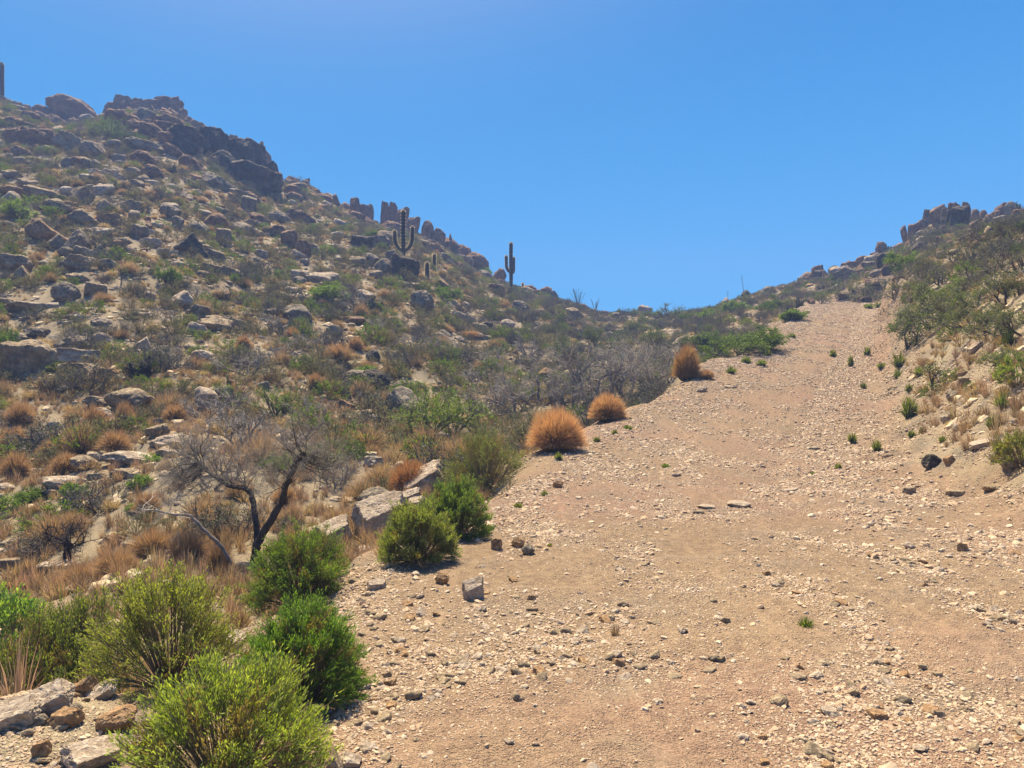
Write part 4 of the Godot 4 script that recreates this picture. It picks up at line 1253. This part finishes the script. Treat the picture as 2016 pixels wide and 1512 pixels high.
func trees() -> void:
	mesquite()
	var bark := Color(0.12, 0.10, 0.09)
	var grey := Color(0.38, 0.335, 0.275)
	var none := Color.GREEN
	var leaf := Color(0.20, 0.26, 0.07)
	# the grove of bare trees where the wash meets the road
	for q in [[1158, 800, 165, .5, 2], [1095, 805, 110, .9, 4], [1015, 815, 110, 1.0, 4], [1235, 790, 140, .8, 4], [1290, 775, 110, .9, 4], [1190, 795, 120, 1.0, 4], [1130, 805, 100, 1.1, 4], [1060, 800, 130, .8, 3], [1260, 745, 90, .9, 4], [965, 800, 90, 1.0, 4], [1330, 735, 80, .9, 3], [1205, 740, 80, .9, 4], [1110, 730, 70, .9, 4]]:
		tree(q[0], q[1], q[2], q[3], q[4], 4, bark, grey, 0, none, "leafless grey")
	for q in [[1215, 705, 60], [1290, 690, 60], [1165, 680, 50], [1250, 660, 40], [1380, 690, 50], [1100, 700, 60]]:
		tree(q[0], q[1], q[2], 0.9, 5, 3, bark, Color(0.18, 0.17, 0.12), 5, Color(0.12, 0.14, 0.055), "olive-leaved")
	# green trees of the wash and the slope
	tree(832, 888, 150, 0.5, 5, 3, Color(0.05, 0.045, 0.04), Color(0.18, 0.18, 0.09), 15, leaf, "", "upright fresh green tree with several dark trunks in the wash")
	tree(895, 850, 118, 0.9, 4, 3, Color(0.06, 0.05, 0.045), Color(0.18, 0.17, 0.10), 15, Color(0.25, 0.31, 0.085), "", "spreading yellow-green tree next to the upright one in the wash")
	tree(548, 822, 84, 0.8, 7, 3, Color(0.06, 0.05, 0.045), Color(0.15, 0.14, 0.08), 5, leaf, "", "thin-leaved green tall shrub with a fan of dark stems in mid wash")
	for q in [[40, 428, 52, 1.3], [645, 590, 42, 1.4], [1448, 702, 66, 1.5], [1500, 688, 54, 1.4], [1410, 690, 50, 1.3], [15, 690, 48, .8], [1782, 535, 52, 1.1], [230, 282, 60, 1.0], [200, 268, 48, 1.0], [735, 470, 22, 1.2], [880, 585, 26, 1.4], [440, 300, 34, .8], [275, 955, 36, 1.0], [720, 740, 30, 1.2], [1395, 628, 28, 1.3], [330, 560, 46, 1.0], [300, 905, 22, 1.4], [270, 1000, 30, 1.0], [60, 985, 40, 1.2], [150, 975, 46, 1.1], [690, 900, 50, 1.1], [640, 920, 70, 0.9], [560, 930, 70, 0.9], [30, 1000, 50, 1.2], [960, 530, 24, 1.0], [440, 475, 26, 1.2], [1450, 615, 28, 1.5], [1520, 610, 26, 1.5], [1560, 630, 30, 1.5]]:
		tree(q[0], q[1], q[2], 1.0, 6, 3, bark, Color(0.15, 0.14, 0.08), 10, Color(0.155, 0.22, 0.06) * rnd(0.75, 1.25), "bushy green", "", 0.0, q[3])
	for q in [[808, 690, 62], [862, 702, 62], [380, 592, 50], [490, 738, 80], [452, 808, 76], [150, 688, 70], [560, 712, 70], [345, 720, 60], [240, 580, 40], [700, 610, 60], [600, 690, 60], [960, 720, 60], [930, 760, 60], [905, 700, 40], [330, 640, 50], [540, 650, 50], [740, 660, 50], [1040, 700, 60], [400, 830, 90], [620, 830, 70], [480, 880, 100], [560, 900, 110], [390, 900, 90], [660, 960, 90], [590, 350, 22], [420, 960, 110], [1300, 720, 70]]:
		tree(q[0], q[1], q[2], 0.9, 4, 4 if q[2] > 65 else 3, bark, grey, 0, none, "bare grey", "", 0.0, 1.15)
	tree(132, 1098, 135, 0.35, 3, 4, Color(0.03, 0.027, 0.026), Color(0.07, 0.06, 0.055), 0, none, "", "small blackened tree with broken twigs standing in the wash")
	tree(240, 562, 62, 0.2, 1, 3, Color(0.05, 0.045, 0.04), Color(0.12, 0.11, 0.1), 1, leaf, "", "lone thin dark stick tree on the boulder slope")
	# the acacias on the cut bank
	var al := Color(0.085, 0.115, 0.04)
	tree(1788, 692, 72, 1.0, 2, 4, Color(0.06, 0.05, 0.045), Color(0.12, 0.10, 0.07), 3, al, "", "small acacia with two slanting stems beside the road's right edge", 0.0, 1.3)
	tree(1840, 765, 92, 0.35, 1, 4, Color(0.05, 0.045, 0.04), Color(0.12, 0.10, 0.07), 3, al, "", "crooked acacia sapling leaning right on the cut bank", 0.0, 1.2)
	for q in [[1800, 640, 56], [1840, 640, 70], [1885, 645, 74], [1930, 650, 76], [1975, 655, 80], [2020, 655, 84], [1870, 612, 60], [1925, 600, 62], [1985, 596, 66], [1985, 722, 60], [1830, 590, 46], [1905, 575, 50]]:
		tree(q[0], q[1], q[2], 1.5, 5, 4, Color(0.075, 0.065, 0.06), Color(0.17, 0.15, 0.12), 2, Color(0.13, 0.155, 0.07) * rnd(0.8, 1.3), "dark-leaved acacia", "", 0.0, 1.3)
	for q in [[1760, 585, 40], [1850, 560, 50], [1910, 545, 56], [1960, 540, 60], [2010, 535, 66], [1880, 520, 46], [1945, 505, 50], [2000, 490, 56], [1820, 545, 44], [1700, 580, 30], [1740, 570, 34], [1975, 570, 60], [1470, 600, 26], [1550, 610, 30], [1620, 598, 26], [1655, 590, 26], [1690, 594, 28], [1725, 588, 30], [1600, 590, 22], [1640, 578, 20], [1680, 576, 22], [1712, 568, 22]]:
		tree(q[0], q[1], q[2], 0.8, 5, 3, Color(0.09, 0.08, 0.075), Color(0.17, 0.155, 0.13), 1, Color(0.12, 0.13, 0.06), "hazy grey-brown", "", 0.0, 1.2)
	for q in [[1320, 628, 40, 1.4], [1290, 625, 26, 1.2], [1248, 622, 22, 1.4], [1218, 620, 14, 1.3], [1350, 630, 20, 1.0], [1640, 552, 16, 1.2], [1890, 452, 14, 1.2]]:
		tree(q[0], q[1], q[2], 1.0, 5, 3, bark, Color(0.16, 0.15, 0.10), 4, Color(0.12, 0.16, 0.05), "skyline", "", 0.0, q[3])

func saguaro(px: float, py: float, h: float, r_px: float, arms: Array, label: String) -> void:
	var p := cast(px, py)
	p.y = ht(p.x, p.z)
	var d := -p.z
	var u := d / FOCAL
	var o := thing("saguaro", "cactus", p, label, "saguaros")
	var green := Color(0.25, 0.28, 0.17)
	var fl := Soup.new()
	var sp := Soup.new()
	var path := PackedVector3Array()
	var steps := 14
	for i in steps + 1: path.append(Vector3(sin(i * 0.5) * 0.01, h * u * i / steps - 0.15, 0))
	cactus_arm(path, r_px * u, 12, fl, sp, green)
	var trunk := part(fl, "trunk", mats.cactus, o)
	part(sp, "spines", mats.spine, trunk)
	for a in arms:                               # [height of the fork, reach to the side, height of the tip, depth]
		var af := Soup.new()
		var asp := Soup.new()
		var s := Vector3(0, a[0] * u, 0)
		var e := Vector3(a[1] * u, (a[0] + absf(a[1]) * 1.25) * u, a[3] * u)
		var ap := bez(s, Vector3(a[1] * u * 0.72, a[0] * u + absf(a[1]) * 0.18 * u, a[3] * u * 0.8), e, 8)
		for i in 6: ap.append(e.lerp(Vector3(a[1] * u * 1.04, a[2] * u, a[3] * u), (i + 1) / 6.0))
		cactus_arm(ap, r_px * u * 0.86, 10, af, asp, green)
		var arm := part(af, "arm", mats.cactus, o)
		part(asp, "spines", mats.spine, arm)
	keep_clear.append([p.x, p.z, 0.6])

func cacti_and_wands() -> void:
	saguaro(794, 504, 90, 3.9, [[10, -16, 47, 3], [10, 17, 56, -3]], "three-stemmed saguaro with two raised arms rising behind the dark block")
	saguaro(1006, 570, 92, 3.3, [[34, -9, 64, 2], [32, 5, 62, -4]], "saguaro with a high arm standing on the skyline above the saddle")
	saguaro(841, 548, 32, 4.0, [], "short thick saguaro column without arms, lower of the pair")
	saguaro(855, 532, 33, 3.1, [], "slim saguaro column without arms, upper of the pair")
	saguaro(1, 196, 70, 6.0, [], "thick saguaro cut by the left edge on the crest")
	saguaro(412, 256, 16, 1.6, [], "tiny saguaro on the crest's descending skyline")
	saguaro(1029, 570, 14, 1.7, [], "tiny saguaro stub just right of the skyline saguaro")
	saguaro(1085, 585, 22, 0.9, [], "thin young saguaro on the low ridge end")
	# ocotillos and flower stalks against the sky
	for q in [[1138, 606, 38, 12, "fan of thin ocotillo wands at the end of the ridge"], [1172, 612, 26, 9, "lower ocotillo just beside the saddle skyline"], [1352, 622, 14, 6, "tiny ocotillo right of the skyline acacia"]]:
		var p := cast(q[0], q[1])
		p.y = ht(p.x, p.z)
		var u := -p.z / FOCAL
		var o := thing("ocotillo", "shrub", p, q[4])
		for i in q[3]:
			var so := Soup.new()
			var a := rnd(0, TAU)
			var e := Vector3(cos(a) * rnd(4, 16), q[2] * rnd(0.7, 1.05), sin(a) * rnd(4, 16)) * u
			var pts := bez(Vector3(0, -0.1, 0), e * 0.5 + Vector3(0, 0.1, 0), e, 4)
			so.tube(pts, 0.03, 0.018, 4, Color(0.10, 0.11, 0.06), Color(0.14, 0.16, 0.07))
			for k in 30:
				var f := rng.randi() % 4
				so.leaf(pts[f].lerp(pts[f + 1], rng.randf()), (e.normalized() + jit(0.8)).normalized(), jit(1).normalized(), 0.06, 0.03, Color(0.11, 0.16, 0.05))
			part(so, "wand", mats.wood, o)
	for q in [[1466, 590, 48, -6, "tall dead agave stalk leaning on the right skyline"], [1433, 592, 24, 0, "short dead agave stalk near the saddle"]]:
		var p := cast(q[0], q[1])
		p.y = ht(p.x, p.z)
		var u := -p.z / FOCAL
		var o := thing("agave_stalk", "agave", p, q[4])
		var so := Soup.new()
		var top := Vector3(q[3], q[2], 0) * u
		so.tube(PackedVector3Array([Vector3(0, -0.1, 0), top * 0.5, top]), 0.035, 0.014, 5, Color(0.10, 0.08, 0.065), Color(0.13, 0.105, 0.085))
		part(so, "stalk", mats.wood, o)
		for i in 5:
			var bs := Soup.new()
			var b0 := top * (0.66 + 0.08 * i)
			var b1 := b0 + Vector3(rnd(-3, 3), rnd(1, 3), rnd(-2, 2)) * u
			bs.tube(PackedVector3Array([b0, b0.lerp(b1, 0.5), b1]), 0.014, 0.01, 3, Color(0.11, 0.09, 0.07), Color(0.13, 0.1, 0.08))
			part(bs, "flower_branch", mats.wood, o)
		var lf := Soup.new()
		for i in 26:
			var e := on_dome(1, 1, 0.1)
			lf.leaf(Vector3.ZERO, e.normalized(), e.cross(Vector3.UP).normalized(), 0.4, 0.07, Color(0.12, 0.14, 0.09))
		part(lf, "leaves", mats.leaf, o)
	# spiky yuccas and a dark cholla
	for q in [[2004, 412, 30, 0.5, "dark yucca clump on top of the right crest"], [725, 612, 46, 0.8, "dark upright cholla clump on the middle slope"], [1572, 606, 24, 0.6, "dark prickly pear clump beside the top of the road"], [1748, 486, 22, 0.7, "dark cactus clump on the right ridge"], [340, 340, 20, 0.6, "pale spiky yucca under the slanting ledges"], [282, 742, 44, 1.1, "blackened dead cactus heap on the lower slope"]]:
		var p := cast(q[0], q[1])
		p.y = ht(p.x, p.z)
		var u := -p.z / FOCAL
		var o := thing("cactus_clump", "cactus", p, q[4])
		var dark: bool = q[0] == 282
		var H: float = q[2] * u
		for i in 16:
			var so := Soup.new()
			var e := on_dome(H * q[3], H, 0.2) * rnd(0.5, 1.0)
			var base := Vector3(e.x, 0, e.z) * 0.5
			var col := Color(0.075, 0.085, 0.055) if not dark else Color(0.03, 0.027, 0.025)
			so.tube(bez(base, base.lerp(e, 0.5) + jit(H * 0.08), e, 4), H * 0.07, H * 0.055, 6, col, col * 1.4)
			for k in 40:
				var w := jit(1).normalized()
				var at := base.lerp(e, rng.randf()) + w * H * 0.055
				so.leaf(at, w, w.cross(Vector3.UP).normalized(), H * 0.16, H * 0.035, col * rnd(0.8, 1.7))
			part(so, "stem", mats.cactus, o)
	# a dark ball of mistletoe hanging in a bare tree of the grove
	var p := cast(1158, 800)
	var u := -p.z / FOCAL
	var o := thing("mistletoe_clump", "mistletoe", p + Vector3(-36, 96, 0) * u, "dark ball of mistletoe hanging in the bare grove tree")
	var ms := Soup.new()
	for i in 900:
		var e := on_dome(27 * u, 27 * u, -1.0) * rnd(0.2, 1.0)
		ms.leaf(e, jit(1).normalized(), jit(1).normalized(), 0.14, 0.012, Color(0.07, 0.055, 0.06) * rnd(0.6, 1.6))
	part(ms, "twigs", mats.wood, o)

func wash_cover() -> void:
	# the uncountable dry grass that fills the wash below the bank and fringes the slopes
	var m := []
	for v in 3: m.append(tuft(0.16, 0.34, 60, 0.006, Color(0.28, 0.24, 0.15), Color(0.42, 0.33, 0.21), Color(0.50, 0.40, 0.26), 0.3).mesh())
	var where := [[], [], []]
	var tint := [[], [], []]
	for i in 26000:
		var d := sqrt(rnd(16.0, 700.0))
		var px := rnd(-900, 2950)
		var x := (px - CX) / FOCAL * d
		if grid_at(roadness, x, -d) > 0.03: continue
		var n := patch.get_noise_2d(x * 1.5, -d * 1.5)
		if rng.randf() > 0.55 + n: continue
		if x > 0 and rng.randf() < 0.55: continue
		if not clear_of(x, -d, 0.0): continue
		var s := rnd(0.6, 1.3) * (1.0 if d < 14 else 0.8)
		where[i % 3].append(ground_frame(x, -d, s, s * rnd(0.7, 1.2)))
		var k := rnd(0.7, 1.15)
		tint[i % 3].append(Color(k, k * rnd(0.88, 1.03), k * rnd(0.85, 1.1)))
	for v in 3: scatter("dry_grass", m[v], mats.dry, where[v], tint[v])

func landmarks() -> void:
	marks = [["the two-armed saguaro", 793, 455], ["the skyline saguaro", 1005, 520], ["the huge leaning crest boulder", 148, 212], ["the highest crest knob", 330, 200], ["the dark crest cliff", 400, 300], ["the jutting crest end", 520, 330], ["the tallest ridge pillar", 757, 415], ["the squarish boulder at the hill's foot", 55, 705], ["the pale whale-backed rock", 260, 900], ["the long orange boulder", 92, 450], ["the forked mesquite", 505, 1000], ["the dark block under the saguaro", 795, 530], ["the upright green tree", 830, 820], ["the large orange bush", 1095, 840], ["the grove of bare trees", 1180, 720], ["the green thicket by the road", 1460, 670], ["the saddle skyline", 1250, 612], ["the dark outcrop on the right hill", 1860, 425], ["the perched cap rock", 1610, 530], ["the small two-stemmed acacia", 1785, 650], ["the top of the road", 1650, 605], ["the tilted slab of the middle slope", 905, 625], ["the grey dome boulder", 130, 575], ["the dark wedge on the middle slope", 380, 480], ["the blackened tree", 130, 1040], ["the olive broom bush", 955, 910], ["the big pale block", 752, 1010], ["the lichened corner block", 102, 1380], ["the green tuft on the gravel", 1587, 1225], ["the dark rock near the cut bank", 1834, 910], ["the pale pointed rock", 932, 1160], ["the acacia thicket", 1930, 600], ["the green shrub on the left slope", 40, 400], ["the dark wash boulder", 735, 745], ["the blackened cactus heap", 282, 725], ["the green fan-stemmed shrub", 548, 785], ["the tilted pale slab of the bank", 1938, 872]]

func _ready() -> void:
	# camera, sky, sun, exposure
	var cam := Camera3D.new()
	cam.name = "camera"
	cam.position = Vector3(0, EYE, 0)
	cam.fov = 2.0 * rad_to_deg(atan(CY / FOCAL))
	cam.near = 0.1
	cam.far = 2500.0
	add_child(cam)
	var env := Environment.new()
	env.tonemap_mode = Environment.TONE_MAPPER_LINEAR
	env.tonemap_exposure = 2.35
	env.background_mode = Environment.BG_SKY
	var sky := Sky.new()
	var sm := ProceduralSkyMaterial.new()
	sm.sky_top_color = Color(0.001, 0.05, 0.225).linear_to_srgb()
	sm.sky_horizon_color = Color(0.034, 0.245, 0.49).linear_to_srgb()
	sm.sky_curve = 0.35
	sm.ground_bottom_color = Color(0.24, 0.18, 0.12).linear_to_srgb()
	sm.ground_horizon_color = Color(0.2, 0.2, 0.22).linear_to_srgb()
	sm.sun_angle_max = 70.0
	sm.sun_curve = 0.30
	sky.sky_material = sm
	env.sky = sky
	env.sdfgi_enabled = true
	env.ssao_enabled = true
	env.ssil_enabled = true
	env.fog_enabled = true
	env.fog_density = 0.0019
	env.fog_light_color = Color(0.61, 0.735, 1.0)
	var we := WorldEnvironment.new()
	we.name = "world_environment"
	we.environment = env
	add_child(we)
	var sun := DirectionalLight3D.new()
	sun.name = "sun"
	sun.light_energy = 1.6
	sun.light_angular_distance = 0.5
	sun.light_color = Color(1.0, 0.93, 0.80)
	sun.shadow_enabled = true
	var az := deg_to_rad(-20.0)
	var el := deg_to_rad(63.0)
	var to_sun := Vector3(sin(az) * cos(el), sin(el), -cos(az) * cos(el))
	add_child(sun)
	sun.look_at_from_position(to_sun * 10.0, Vector3.ZERO, Vector3.UP)

	rng.seed = 20250
	fbm.seed = 4; fbm.frequency = 0.11; fbm.fractal_octaves = 3
	fine.seed = 9; fine.frequency = 0.9; fine.fractal_octaves = 3
	patch.seed = 21; patch.frequency = 0.35; patch.fractal_octaves = 3
	landmarks()
	build_materials()
	build_heights()
	build_terrain()
	boulders()
	cacti_and_wands()
	road_bushes()
	tufts()
	trees()
	build_kinds()
	hillside()
	wash_cover()
	gravel()
	label_all()
